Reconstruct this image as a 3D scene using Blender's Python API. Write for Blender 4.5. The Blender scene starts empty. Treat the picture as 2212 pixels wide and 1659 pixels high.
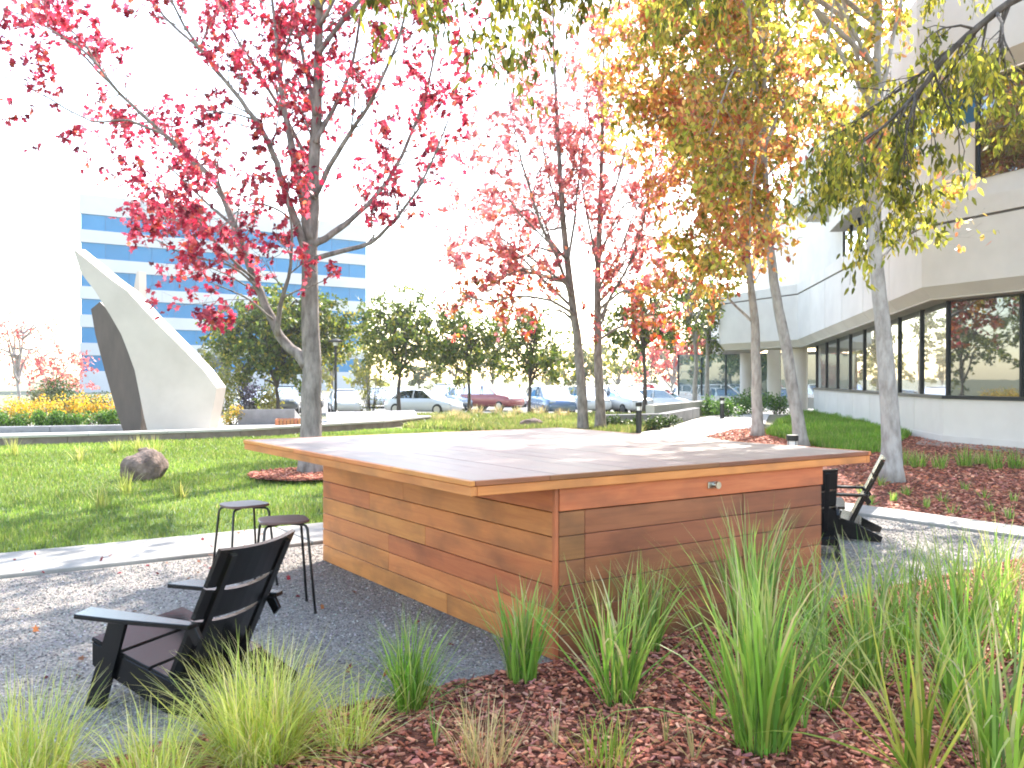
import bpy, bmesh, math, random
import numpy as np
from mathutils import Vector, Matrix

random.seed(7)
rng = np.random.default_rng(7)
R = math.radians
scene = bpy.context.scene
COL = scene.collection

# ------------------------------------------------------------------ camera
FV, CX, HY, CAMZ = 1954.0, 1106.0, 815.0, 1.65      # focal length / centre / horizon in a 2212 x 1659 view
cam = bpy.data.cameras.new("camera")
cam.sensor_width = 36.0
cam.lens = FV / 2212.0 * 36.0
cam.clip_start, cam.clip_end = 0.05, 3000.0
cam_o = bpy.data.objects.new("camera", cam)
cam_o.location = (0, 0, CAMZ)
cam_o.rotation_euler = (R(90) - math.atan(14.5 / FV), 0, 0)
COL.objects.link(cam_o)
scene.camera = cam_o

# ------------------------------------------------------------------ sky, sun, exposure
SUN_AZ, SUN_EL = 24.0, 41.0                          # degrees right of straight ahead, above the horizon
world = bpy.data.worlds.new("World")
scene.world = world
world.use_nodes = True
wn = world.node_tree.nodes
wl = world.node_tree.links
wn.clear()
w_out = wn.new("ShaderNodeOutputWorld")
w_bg = wn.new("ShaderNodeBackground")
w_sky = wn.new("ShaderNodeTexSky")
w_sky.sky_type = 'NISHITA'
w_sky.sun_disc = False
w_sky.sun_elevation = R(SUN_EL)
w_sky.sun_rotation = R(SUN_AZ)
w_sky.air_density = 1.0
w_sky.dust_density = 0.8
w_sky.ozone_density = 0.7
w_bg.inputs["Strength"].default_value = 0.15
w_wb = wn.new("ShaderNodeMix")                       # the photograph's warm white balance, the same in every direction
w_wb.data_type = 'RGBA'
w_wb.blend_type = 'MULTIPLY'
w_wb.inputs["Factor"].default_value = 1.0
w_wb.inputs["B"].default_value = (1.10, 1.0, 0.86, 1.0)
wl.new(w_sky.outputs[0], w_wb.inputs["A"])
wl.new(w_wb.outputs["Result"], w_bg.inputs["Color"])
wl.new(w_bg.outputs[0], w_out.inputs["Surface"])

sun = bpy.data.lights.new("sun", 'SUN')
sun.energy = 2.7
sun.angle = R(0.55)
sun.color = (1.0, 0.94, 0.85)
sun_o = bpy.data.objects.new("sun", sun)
sd = Vector((math.sin(R(SUN_AZ)) * math.cos(R(SUN_EL)), math.cos(R(SUN_AZ)) * math.cos(R(SUN_EL)), math.sin(R(SUN_EL))))
sun_o.rotation_euler = (-sd).to_track_quat('-Z', 'Y').to_euler()
sun_o.location = sd * 200
COL.objects.link(sun_o)

vs = scene.view_settings
vs.view_transform = 'Standard'
vs.look = 'None'
vs.gamma = 1.0
vs.use_curve_mapping = False
vs.exposure = 2.65
scene.cycles.max_bounces = 8
scene.cycles.diffuse_bounces = 4
scene.cycles.glossy_bounces = 4
scene.cycles.transmission_bounces = 4
scene.cycles.transparent_max_bounces = 6
scene.cycles.use_denoising = True
scene.cycles.filter_width = 1.9
scene.cycles.caustics_reflective = False
scene.cycles.caustics_refractive = False

# ------------------------------------------------------------------ helpers
def G(px, py, z=0.0):
    d = (CAMZ - z) * FV / (py - HY)
    return Vector(((px - CX) / FV * d, d, z))

def P(px, py, d):
    return Vector(((px - CX) / FV * d, d, CAMZ - (py - HY) / FV * d))

def tag(o, label=None, cat=None, group=None, kind=None):
    if label: o["label"] = label
    if cat: o["category"] = cat
    if group: o["group"] = group
    if kind: o["kind"] = kind
    return o

def empty(name, loc, rz=0.0, label=None, cat=None, group=None):
    o = bpy.data.objects.new(name, None)
    o.empty_display_size = 0.2
    o.location = loc
    o.rotation_euler = (0, 0, rz)
    COL.objects.link(o)
    return tag(o, label, cat, group)

def link(name, me, m=None, parent=None, loc=(0, 0, 0), rot=None):
    o = bpy.data.objects.new(name, me)
    if m is not None and len(me.materials) == 0:
        me.materials.append(m)
    if parent is not None:
        o.parent = parent
    o.location = loc
    if rot is not None:
        o.rotation_euler = rot
    COL.objects.link(o)
    return o

def copy_tree(o, parent=None):
    c = o.copy()
    COL.objects.link(c)
    if parent is not None:
        c.parent = parent
    for ch in list(o.children):
        copy_tree(ch, c)
    return c

class MB:
    def __init__(s):
        s.v, s.f = [], []
    def add(s, vs_, fs):
        n = len(s.v)
        s.v += [tuple(v) for v in vs_]
        s.f += [tuple(i + n for i in f) for f in fs]
        return s
    def box(s, a, b, M=None):
        (x0, y0, z0), (x1, y1, z1) = a, b
        vv = [Vector(p) for p in ((x0, y0, z0), (x1, y0, z0), (x1, y1, z0), (x0, y1, z0), (x0, y0, z1), (x1, y0, z1), (x1, y1, z1), (x0, y1, z1))]
        if M is not None:
            vv = [M @ p for p in vv]
        return s.add(vv, [(0, 3, 2, 1), (4, 5, 6, 7), (0, 1, 5, 4), (1, 2, 6, 5), (2, 3, 7, 6), (3, 0, 4, 7)])
    def prism(s, poly, z0, z1):
        n = len(poly)
        vv = [(p[0], p[1], z0) for p in poly] + [(p[0], p[1], z1) for p in poly]
        ff = [tuple(range(n - 1, -1, -1)), tuple(range(n, 2 * n))] + [(i, (i + 1) % n, (i + 1) % n + n, i + n) for i in range(n)]
        return s.add(vv, ff)
    def extrude(s, poly3, off):
        n = len(poly3)
        off = Vector(off)
        vv = [Vector(p) for p in poly3] + [Vector(p) + off for p in poly3]
        ff = [tuple(range(n)), tuple(range(2 * n - 1, n - 1, -1))] + [((i + 1) % n, i, i + n, (i + 1) % n + n) for i in range(n)]
        return s.add(vv, ff)
    def tube(s, pts, rad, sides=6, cap=True):
        pts = [Vector(p) for p in pts]
        n = len(pts)
        rings = []
        ref = None
        for i in range(n):
            t = (pts[min(i + 1, n - 1)] - pts[max(i - 1, 0)])
            if t.length < 1e-9: t = Vector((0, 0, 1))
            t.normalize()
            if ref is None:
                ref = Vector((1, 0, 0)) if abs(t.x) < 0.8 else Vector((0, 1, 0))
            a = (ref - t * ref.dot(t)).normalized()
            b = t.cross(a)
            ref = a
            r = rad[i] if hasattr(rad, "__len__") else rad
            rings.append([pts[i] + (a * math.cos(2 * math.pi * k / sides) + b * math.sin(2 * math.pi * k / sides)) * r for k in range(sides)])
        vv = [p for rg in rings for p in rg]
        ff = []
        for i in range(n - 1):
            for k in range(sides):
                k2 = (k + 1) % sides
                ff.append((i * sides + k, i * sides + k2, (i + 1) * sides + k2, (i + 1) * sides + k))
        if cap:
            ff.append(tuple(range(sides - 1, -1, -1)))
            ff.append(tuple((n - 1) * sides + k for k in range(sides)))
        return s.add(vv, ff)
    def lathe(s, prof, sides=12, M=None):
        vv = []
        for (r, z) in prof:
            for k in range(sides):
                a = 2 * math.pi * k / sides
                p = Vector((r * math.cos(a), r * math.sin(a), z))
                vv.append(M @ p if M is not None else p)
        n = len(prof)
        ff = [(i * sides + k, i * sides + (k + 1) % sides, (i + 1) * sides + (k + 1) % sides, (i + 1) * sides + k) for i in range(n - 1) for k in range(sides)]
        ff.append(tuple(range(sides - 1, -1, -1)))
        ff.append(tuple((n - 1) * sides + k for k in range(sides)))
        return s.add(vv, ff)
    def mesh(s, name="mesh", smooth=False, bevel=0.0, segs=1):
        me = bpy.data.meshes.new(name)
        me.from_pydata([tuple(v) for v in s.v], [], s.f)
        if bevel > 0:
            bm = bmesh.new()
            bm.from_mesh(me)
            bmesh.ops.bevel(bm, geom=list(bm.edges), offset=bevel, segments=segs, affect='EDGES', profile=0.7, clamp_overlap=True)
            bm.to_mesh(me)
            bm.free()
        if smooth:
            me.polygons.foreach_set("use_smooth", [True] * len(me.polygons))
        me.update()
        return me
    def build(s, name, m, parent=None, smooth=False, bevel=0.0, loc=(0, 0, 0), rot=None, segs=1):
        return link(name, s.mesh(name, smooth, bevel, segs), m, parent, loc, rot)

# ------------------------------------------------------------------ materials
def nodes_of(m):
    m.use_nodes = True
    nt = m.node_tree
    nt.nodes.clear()
    return nt, nt.nodes, nt.links

def mat(name, col, col2=None, rough=0.6, scale=4.0, bump=0.0, bscale=60.0, spec=0.5, metal=0.0, objrand=0.0, stretch=(1, 1, 1), contrast=(0.35, 0.65), coat=0.0, detail=6.0, bdist=0.02):
    m = bpy.data.materials.new(name)
    nt, N, L = nodes_of(m)
    out = N.new("ShaderNodeOutputMaterial")
    b = N.new("ShaderNodeBsdfPrincipled")
    L.new(b.outputs[0], out.inputs[0])
    b.inputs["Roughness"].default_value = rough
    b.inputs["Metallic"].default_value = metal
    b.inputs["Specular IOR Level"].default_value = spec
    if coat: b.inputs["Coat Weight"].default_value = coat
    c4 = (*col, 1)
    tc = N.new("ShaderNodeTexCoord")
    mp = N.new("ShaderNodeMapping")
    mp.inputs["Scale"].default_value = stretch
    L.new(tc.outputs["Object"], mp.inputs["Vector"])
    oi = N.new("ShaderNodeObjectInfo")
    if objrand:
        sc = N.new("ShaderNodeVectorMath"); sc.operation = 'SCALE'
        sc.inputs[0].default_value = (37.0, 21.0, 53.0)
        L.new(oi.outputs["Random"], sc.inputs["Scale"])
        L.new(sc.outputs[0], mp.inputs["Location"])
    csock = None
    if col2 is not None:
        nz = N.new("ShaderNodeTexNoise")
        nz.inputs["Scale"].default_value = scale
        nz.inputs["Detail"].default_value = detail
        nz.inputs["Roughness"].default_value = 0.62
        L.new(mp.outputs[0], nz.inputs["Vector"])
        cr = N.new("ShaderNodeValToRGB")
        cr.color_ramp.elements[0].position, cr.color_ramp.elements[1].position = contrast
        cr.color_ramp.elements[0].color = c4
        cr.color_ramp.elements[1].color = (*col2, 1)
        L.new(nz.outputs["Fac"], cr.inputs["Fac"])
        csock = cr.outputs[0]
    if objrand:
        hs = N.new("ShaderNodeHueSaturation")
        if csock is not None: L.new(csock, hs.inputs["Color"])
        else: hs.inputs["Color"].default_value = c4
        mr = N.new("ShaderNodeMapRange")
        mr.inputs["To Min"].default_value = 1.0 - objrand
        mr.inputs["To Max"].default_value = 1.0 + objrand
        L.new(oi.outputs["Random"], mr.inputs["Value"])
        L.new(mr.outputs[0], hs.inputs["Value"])
        csock = hs.outputs[0]
    if csock is not None: L.new(csock, b.inputs["Base Color"])
    else: b.inputs["Base Color"].default_value = c4
    if bump:
        nb = N.new("ShaderNodeTexNoise")
        nb.inputs["Scale"].default_value = bscale
        nb.inputs["Detail"].default_value = 5.0
        L.new(mp.outputs[0], nb.inputs["Vector"])
        bp = N.new("ShaderNodeBump")
        bp.inputs["Strength"].default_value = bump
        bp.inputs["Distance"].default_value = bdist
        L.new(nb.outputs["Fac"], bp.inputs["Height"])
        L.new(bp.outputs[0], b.inputs["Normal"])
    return m

def leaf_mat(name, transl=0.5, rough=0.5, gloss=0.35, gain=1.0):
    m = bpy.data.materials.new(name)
    nt, N, L = nodes_of(m)
    out = N.new("ShaderNodeOutputMaterial")
    at = N.new("ShaderNodeAttribute"); at.attribute_name = "col"
    b = N.new("ShaderNodeBsdfPrincipled")
    b.inputs["Roughness"].default_value = rough
    b.inputs["Specular IOR Level"].default_value = gloss
    L.new(at.outputs["Color"], b.inputs["Base Color"])
    tr = N.new("ShaderNodeBsdfTranslucent")
    hs = N.new("ShaderNodeHueSaturation")
    hs.inputs["Saturation"].default_value = 1.05
    hs.inputs["Value"].default_value = gain
    L.new(at.outputs["Color"], hs.inputs["Color"])
    L.new(hs.outputs[0], tr.inputs["Color"])
    mx = N.new("ShaderNodeMixShader")
    mx.inputs[0].default_value = transl
    L.new(b.outputs[0], mx.inputs[1])
    L.new(tr.outputs[0], mx.inputs[2])
    L.new(mx.outputs[0], out.inputs[0])
    return m

def wood_mat(name, c1, c2, c3, rough=0.45, objrand=0.22, grain=1.0):
    m = bpy.data.materials.new(name)
    nt, N, L = nodes_of(m)
    out = N.new("ShaderNodeOutputMaterial")
    b = N.new("ShaderNodeBsdfPrincipled")
    b.inputs["Specular IOR Level"].default_value = 0.45
    L.new(b.outputs[0], out.inputs[0])
    tc = N.new("ShaderNodeTexCoord")
    oi = N.new("ShaderNodeObjectInfo")
    sc = N.new("ShaderNodeVectorMath"); sc.operation = 'SCALE'
    sc.inputs[0].default_value = (41.0, 17.0, 29.0)
    L.new(oi.outputs["Random"], sc.inputs["Scale"])
    mp = N.new("ShaderNodeMapping")
    mp.inputs["Scale"].default_value = (1.1, 14.0, 14.0)
    L.new(tc.outputs["Object"], mp.inputs["Vector"])
    L.new(sc.outputs[0], mp.inputs["Location"])
    n1 = N.new("ShaderNodeTexNoise"); n1.inputs["Scale"].default_value = 1.6; n1.inputs["Detail"].default_value = 8; n1.inputs["Roughness"].default_value = 0.65; n1.inputs["Distortion"].default_value = 0.7
    L.new(mp.outputs[0], n1.inputs["Vector"])
    mp2 = N.new("ShaderNodeMapping"); mp2.inputs["Scale"].default_value = (2.0, 3.5, 3.5)
    L.new(tc.outputs["Object"], mp2.inputs["Vector"]); L.new(sc.outputs[0], mp2.inputs["Location"])
    n2 = N.new("ShaderNodeTexNoise"); n2.inputs["Scale"].default_value = 1.3; n2.inputs["Detail"].default_value = 4
    L.new(mp2.outputs[0], n2.inputs["Vector"])
    cr = N.new("ShaderNodeValToRGB")
    e = cr.color_ramp.elements
    e[0].position, e[1].position = 0.28, 0.72
    e[0].color, e[1].color = (*c1, 1), (*c2, 1)
    L.new(n1.outputs["Fac"], cr.inputs["Fac"])
    mx = N.new("ShaderNodeMix"); mx.data_type = 'RGBA'
    mr0 = N.new("ShaderNodeMapRange"); mr0.inputs["From Min"].default_value = 0.45; mr0.inputs["From Max"].default_value = 0.75; mr0.inputs["To Max"].default_value = 0.8
    L.new(n2.outputs["Fac"], mr0.inputs["Value"])
    L.new(mr0.outputs[0], mx.inputs["Factor"])
    L.new(cr.outputs[0], mx.inputs["A"])
    mx.inputs["B"].default_value = (*c3, 1)
    hs = N.new("ShaderNodeHueSaturation")
    L.new(mx.outputs["Result"], hs.inputs["Color"])
    mr = N.new("ShaderNodeMapRange"); mr.inputs["To Min"].default_value = 1 - objrand; mr.inputs["To Max"].default_value = 1 + objrand
    L.new(oi.outputs["Random"], mr.inputs["Value"]); L.new(mr.outputs[0], hs.inputs["Value"])
    mlt = N.new("ShaderNodeMath"); mlt.operation = 'MULTIPLY'; mlt.inputs[1].default_value = 7.31
    frc = N.new("ShaderNodeMath"); frc.operation = 'FRACT'
    L.new(oi.outputs["Random"], mlt.inputs[0]); L.new(mlt.outputs[0], frc.inputs[0])
    mr2 = N.new("ShaderNodeMapRange"); mr2.inputs["To Min"].default_value = 0.488; mr2.inputs["To Max"].default_value = 0.512
    L.new(frc.outputs[0], mr2.inputs["Value"]); L.new(mr2.outputs[0], hs.inputs["Hue"])
    L.new(hs.outputs[0], b.inputs["Base Color"])
    rr = N.new("ShaderNodeMapRange"); rr.inputs["To Min"].default_value = rough - 0.1; rr.inputs["To Max"].default_value = rough + 0.14
    L.new(n1.outputs["Fac"], rr.inputs["Value"]); L.new(rr.outputs[0], b.inputs["Roughness"])
    bp = N.new("ShaderNodeBump"); bp.inputs["Strength"].default_value = 0.25 * grain; bp.inputs["Distance"].default_value = 0.004
    L.new(n1.outputs["Fac"], bp.inputs["Height"]); L.new(bp.outputs[0], b.inputs["Normal"])
    return m

def pebble_mat(name, cols, scale, bump=0.8, dist=0.02, rough=0.85, dirt=None):
    m = bpy.data.materials.new(name)
    nt, N, L = nodes_of(m)
    out = N.new("ShaderNodeOutputMaterial")
    b = N.new("ShaderNodeBsdfPrincipled"); b.inputs["Roughness"].default_value = rough
    b.inputs["Specular IOR Level"].default_value = 0.25
    L.new(b.outputs[0], out.inputs[0])
    tc = N.new("ShaderNodeTexCoord")
    v = N.new("ShaderNodeTexVoronoi"); v.inputs["Scale"].default_value = scale
    L.new(tc.outputs["Object"], v.inputs["Vector"])
    sep = N.new("ShaderNodeSeparateColor"); L.new(v.outputs["Color"], sep.inputs[0])
    cr = N.new("ShaderNodeValToRGB")
    while len(cr.color_ramp.elements) < len(cols): cr.color_ramp.elements.new(0.5)
    for i, c in enumerate(cols):
        cr.color_ramp.elements[i].position = i / (len(cols) - 1)
        cr.color_ramp.elements[i].color = (*c, 1)
    L.new(sep.outputs[0], cr.inputs["Fac"])
    nz = N.new("ShaderNodeTexNoise"); nz.inputs["Scale"].default_value = 0.9; nz.inputs["Detail"].default_value = 5
    L.new(tc.outputs["Object"], nz.inputs["Vector"])
    mr = N.new("ShaderNodeMapRange"); mr.inputs["From Min"].default_value = 0.3; mr.inputs["From Max"].default_value = 0.7; mr.inputs["To Min"].default_value = 0.78; mr.inputs["To Max"].default_value = 1.18
    L.new(nz.outputs["Fac"], mr.inputs["Value"])
    hs = N.new("ShaderNodeHueSaturation"); L.new(cr.outputs[0], hs.inputs["Color"]); L.new(mr.outputs[0], hs.inputs["Value"])
    L.new(hs.outputs[0], b.inputs["Base Color"])
    inv = N.new("ShaderNodeMath"); inv.operation = 'SUBTRACT'; inv.inputs[0].default_value = 1.0
    L.new(v.outputs["Distance"], inv.inputs[1])
    bp = N.new("ShaderNodeBump"); bp.inputs["Strength"].default_value = bump; bp.inputs["Distance"].default_value = dist
    L.new(inv.outputs[0], bp.inputs["Height"]); L.new(bp.outputs[0], b.inputs["Normal"])
    return m

def glass_mat(name, tint=(0.004, 0.007, 0.009), refl=0.16, rough=0.015, rcol=(0.85, 0.92, 1.0)):
    m = bpy.data.materials.new(name)
    nt, N, L = nodes_of(m)
    out = N.new("ShaderNodeOutputMaterial")
    d = N.new("ShaderNodeBsdfPrincipled"); d.inputs["Base Color"].default_value = (*tint, 1); d.inputs["Roughness"].default_value = 0.2
    g = N.new("ShaderNodeBsdfGlossy"); g.inputs["Roughness"].default_value = rough; g.inputs["Color"].default_value = (*rcol, 1)
    tc = N.new("ShaderNodeTexCoord"); nz = N.new("ShaderNodeTexNoise"); nz.inputs["Scale"].default_value = 0.7
    L.new(tc.outputs["Object"], nz.inputs["Vector"])
    bp = N.new("ShaderNodeBump"); bp.inputs["Strength"].default_value = 0.04; bp.inputs["Distance"].default_value = 0.05
    L.new(nz.outputs["Fac"], bp.inputs["Height"]); L.new(bp.outputs[0], g.inputs["Normal"])
    lw = N.new("ShaderNodeFresnel"); lw.inputs["IOR"].default_value = 1.5
    ad = N.new("ShaderNodeMath"); ad.operation = 'ADD'; ad.inputs[1].default_value = refl; ad.use_clamp = True
    L.new(lw.outputs[0], ad.inputs[0])
    mx = N.new("ShaderNodeMixShader"); L.new(ad.outputs[0], mx.inputs[0])
    L.new(d.outputs[0], mx.inputs[1]); L.new(g.outputs[0], mx.inputs[2]); L.new(mx.outputs[0], out.inputs[0])
    return m

M = {}
M['gravel'] = pebble_mat("gravel", [(0.13, 0.112, 0.10), (0.26, 0.228, 0.202), (0.33, 0.295, 0.262), (0.20, 0.174, 0.157), (0.42, 0.38, 0.335)], 75, 0.9, 0.012)
M['pebble'] = mat("pebble", (0.13, 0.12, 0.115), (0.34, 0.32, 0.30), rough=0.85, scale=40, contrast=(0.3, 0.7))
M['mulch'] = pebble_mat("mulch", [(0.065, 0.021, 0.012), (0.18, 0.056, 0.032), (0.13, 0.038, 0.023), (0.25, 0.088, 0.052)], 38, 1.0, 0.03)
M['chip'] = leaf_mat("mulch_chip", transl=0.0, rough=0.8, gloss=0.2)
M['soil'] = mat("soil", (0.10, 0.085, 0.05), (0.13, 0.15, 0.06), rough=0.95, scale=1.2, bump=0.5, bscale=25)
M['ground'] = mat("ground", (0.11, 0.12, 0.05), (0.19, 0.17, 0.10), rough=0.95, scale=0.4, bump=0.4, bscale=8)
M['lawn'] = mat("lawn", (0.055, 0.10, 0.02), (0.10, 0.15, 0.035), rough=0.9, scale=1.5, bump=0.8, bscale=60)
M['concrete'] = mat("concrete", (0.22, 0.205, 0.185), (0.36, 0.335, 0.305), rough=0.85, scale=1.6, bump=0.25, bscale=90, bdist=0.006)
M['paving'] = mat("paving", (0.42, 0.40, 0.37), (0.50, 0.48, 0.44), rough=0.85, scale=1.0, bump=0.15, bscale=60, bdist=0.005)
M['wallstone'] = mat("wall_stone", (0.16, 0.13, 0.11), (0.24, 0.20, 0.17), rough=0.9, scale=3.0, bump=0.4, bscale=30)
M['greystone'] = mat("grey_stone", (0.18, 0.18, 0.19), (0.26, 0.26, 0.27), rough=0.9, scale=2.0, bump=0.3, bscale=30)
M['asphalt'] = mat("asphalt", (0.10, 0.10, 0.10), (0.16, 0.155, 0.15), rough=0.9, scale=0.6, bump=0.3, bscale=80)
M['paint'] = mat("white_line", (0.7, 0.7, 0.68), (0.55, 0.55, 0.53), rough=0.8, scale=6)
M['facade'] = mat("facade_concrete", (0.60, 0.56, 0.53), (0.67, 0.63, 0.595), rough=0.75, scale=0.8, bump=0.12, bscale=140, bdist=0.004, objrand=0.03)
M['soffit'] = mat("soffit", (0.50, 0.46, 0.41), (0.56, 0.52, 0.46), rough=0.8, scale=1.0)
M['joint'] = mat("joint", (0.16, 0.15, 0.15), rough=0.9)
M['mullion'] = mat("mullion", (0.018, 0.02, 0.023), rough=0.4, metal=0.4)
M['glass'] = glass_mat("window_glass")
M['blueglass'] = glass_mat("blue_window_glass", tint=(0.004, 0.115, 0.27), refl=0.0, rcol=(0.1, 0.4, 0.8))
M['blueband'] = mat("blue_band_glass", (0.008, 0.15, 0.34), (0.012, 0.18, 0.40), rough=0.35, spec=0.25, scale=0.2, objrand=0.08)
M['bluemullion'] = mat("blue_mullion", (0.03, 0.16, 0.33), rough=0.5)
M['greenglass'] = glass_mat("green_window_glass", tint=(0.015, 0.06, 0.06), refl=0.12)
M['officewhite'] = mat("office_panel", (0.46, 0.46, 0.50), (0.52, 0.52, 0.55), rough=0.7, scale=0.15)
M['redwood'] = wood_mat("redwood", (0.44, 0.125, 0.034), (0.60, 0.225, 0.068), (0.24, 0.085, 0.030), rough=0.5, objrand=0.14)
M['redwood_dark_shade'] = wood_mat("redwood_dark_shade", (0.20, 0.066, 0.024), (0.32, 0.118, 0.044), (0.125, 0.046, 0.021), rough=0.46, objrand=0.2)  # dark edge boards; on the right faces, shade put into the colour
M['redwood_top'] = wood_mat("redwood_top", (0.23, 0.155, 0.125), (0.33, 0.235, 0.195), (0.19, 0.145, 0.13), rough=0.42, objrand=0.10, grain=0.5)
M['core'] = mat("core", (0.05, 0.025, 0.015), rough=0.9)
M['steel'] = mat("steel", (0.55, 0.54, 0.50), (0.42, 0.41, 0.38), rough=0.32, metal=1.0, scale=30)
M['blackplastic'] = mat("black_hdpe", (0.0025, 0.0025, 0.003), (0.004, 0.004, 0.0045), rough=0.24, scale=20, bump=0.06, bscale=350, bdist=0.001, spec=0.55)
M['blackmetal'] = mat("black_metal", (0.004, 0.004, 0.004), (0.012, 0.010, 0.009), rough=0.45, scale=30)
M['stoolseat'] = mat("stool_seat", (0.10, 0.055, 0.048), (0.15, 0.085, 0.075), rough=0.32, scale=6, stretch=(1, 9, 1))
M['lens'] = mat("lens", (0.75, 0.75, 0.72), rough=0.3)
M['bark_grey'] = mat("bark_grey", (0.12, 0.10, 0.09), (0.30, 0.26, 0.24), rough=0.95, scale=9, bump=0.8, bscale=22, stretch=(1, 1, 0.35), bdist=0.03)
M['bark_pale'] = mat("bark_pale", (0.17, 0.145, 0.13), (0.43, 0.39, 0.365), rough=0.9, scale=8, bump=0.8, bscale=26, stretch=(1, 1, 0.4), contrast=(0.25, 0.6), bdist=0.02)
M['bark_dark'] = mat("bark_dark", (0.05, 0.04, 0.033), (0.12, 0.095, 0.08), rough=0.95, scale=9, bump=0.8, bscale=25, stretch=(1, 1, 0.35))
M['leaf_red'] = leaf_mat("leaf_red", 0.62, gain=1.25)
M['leaf_mix'] = leaf_mat("leaf_mixed", 0.64, gain=1.3)
M['leaf_green'] = leaf_mat("leaf_green", 0.4, gain=1.1)
M['grass'] = leaf_mat("grass_blade", 0.45, rough=0.45, gloss=0.4, gain=1.2)
M['boulder'] = mat("boulder", (0.075, 0.050, 0.040), (0.22, 0.155, 0.125), rough=0.95, scale=7, bump=0.9, bscale=18, bdist=0.05)
M['cream'] = mat("cream_plaster", (0.46, 0.41, 0.365), (0.54, 0.485, 0.435), rough=0.6, scale=0.9, bump=0.1, bscale=60)
M['bronze'] = mat("bronze_sheet", (0.045, 0.032, 0.026), (0.075, 0.055, 0.045), rough=0.6, scale=2.0, bump=0.2, bscale=9, stretch=(1, 1, 0.3))
M['orangewood'] = wood_mat("orange_wood", (0.40, 0.13, 0.05), (0.52, 0.20, 0.08), (0.34, 0.12, 0.05), objrand=0.15)
M['tyre'] = mat("tyre", (0.02, 0.02, 0.02), rough=0.85)
M['rim'] = mat("rim", (0.5, 0.5, 0.52), rough=0.3, metal=0.9)
M['carglass'] = glass_mat("car_glass", tint=(0.015, 0.02, 0.025), refl=0.12)
M['headlight'] = mat("headlight", (0.75, 0.77, 0.8), rough=0.1, metal=0.5)
M['taillight'] = mat("taillight", (0.35, 0.01, 0.01), rough=0.2)

# ------------------------------------------------------------------ setting: ground, patio, beds, lawn
UU, VV, OO = Vector((-0.5585, 0.8295, 0)), Vector((0.8295, 0.5585, 0)), Vector((0.25, 5.24, 0))
ANG_V = math.atan2(VV.y, VV.x)
def UV(u, v, z=0.0):
    p = OO + UU * u + VV * v
    return Vector((p.x, p.y, z))

def gz(x, y):
    t = min(max((y - 40.0) / 8.0, 0.0), 1.0)
    return -0.02 - 0.53 * t * t * (3 - 2 * t)

ys = [-60, -20, 0, 10, 20, 30, 36, 40, 41, 42, 43, 44, 45, 46, 47, 48, 50, 60, 80, 120, 200, 400, 900]
xs = [-900, -300, -120, -60, -30, -15, 0, 15, 30, 60, 120, 300, 900]
mb = MB()
for y in ys:
    for x in xs:
        mb.v.append((x, y, gz(x, y)))
nx = len(xs)
for j in range(len(ys) - 1):
    for i in range(nx - 1):
        mb.f.append((j * nx + i, j * nx + i + 1, (j + 1) * nx + i + 1, (j + 1) * nx + i))
tag(mb.build("ground", M['ground'], smooth=True), kind="structure")

def sheet(name, poly, z, m, thick=0.0, label=None):
    b = MB()
    if thick:
        b.prism([(p[0], p[1]) for p in poly], z - thick, z)
    else:
        b.add([(p[0], p[1], z) for p in poly], [tuple(range(len(poly)))])
    me = b.mesh(name)
    bm = bmesh.new(); bm.from_mesh(me)
    bmesh.ops.recalc_face_normals(bm, faces=list(bm.faces))
    for f in bm.faces:
        if not thick and f.normal.z < 0: f.normal_flip()
    bm.to_mesh(me); bm.free()
    return tag(link(name, me, m), kind="structure")

sheet("patio_gravel", [UV(-0.02, -10), UV(-0.02, 6.32), UV(4.25, 6.32), UV(4.25, -10)], 0.0, M['gravel'])
MULCH = [UV(0, -12), UV(0, 9.5), UV(-9, 9.5), UV(-9, -12)]
# the front bed is a gently mounded sheet
mb = MB()
nu, nv = 46, 110
def mulch_z(u, v):
    e = min(1.0, max(0.0, -u / 0.5))
    return 0.006 + 0.055 * e + 0.02 * e * (math.sin(u * 2.3 + v * 1.1) + math.sin(v * 2.9 - u))
for i in range(nu + 1):
    for j in range(nv + 1):
        u, v = -9.0 * i / nu, -12 + 21.5 * j / nv
        p = UV(u, v); mb.v.append((p.x, p.y, mulch_z(u, v)))
for i in range(nu):
    for j in range(nv):
        a = i * (nv + 1) + j
        mb.f.append((a, a + nv + 1, a + nv + 2, a + 1))
tag(mb.build("mulch_bed", M['mulch'], smooth=True), kind="structure")

BEDR = [UV(-6, 6.98), UV(5.4, 6.98), Vector((4.9, 20.5, 0)), Vector((6.0, 22.6, 0)), Vector((7.0, 21.5, 0)), Vector((7.2, 19.2, 0)), Vector((8.5, 20.2, 0)), Vector((9.6, 22.6, 0)), Vector((11.2, 25.6, 0)), Vector((11.25, 23.0, 0)), Vector((15.0, 12.5, 0))]
sheet("planting_bed", BEDR, -0.004, M['mulch'])
MOUND = [G(1520, 946), G(1600, 958), G(1700, 972), G(1790, 972), G(1790, 950), G(1700, 936), G(1640, 925), G(1580, 930)]
sheet("mulch_island", MOUND, 0.012, M['mulch'])
LAWN = [UV(5.34, -14), UV(5.34, 5.0), Vector((4.0, 17.5, 0)), Vector((3.2, 24.0, 0)), Vector((-3.7, 29.2, 0)), Vector((-7.2, 24.6, 0)), Vector((-12.2, 21.6, 0)), Vector((-20, 17.0, 0)), Vector((-24, 6, 0))]
sheet("lawn", LAWN, 0.0, M['lawn'])
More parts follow.
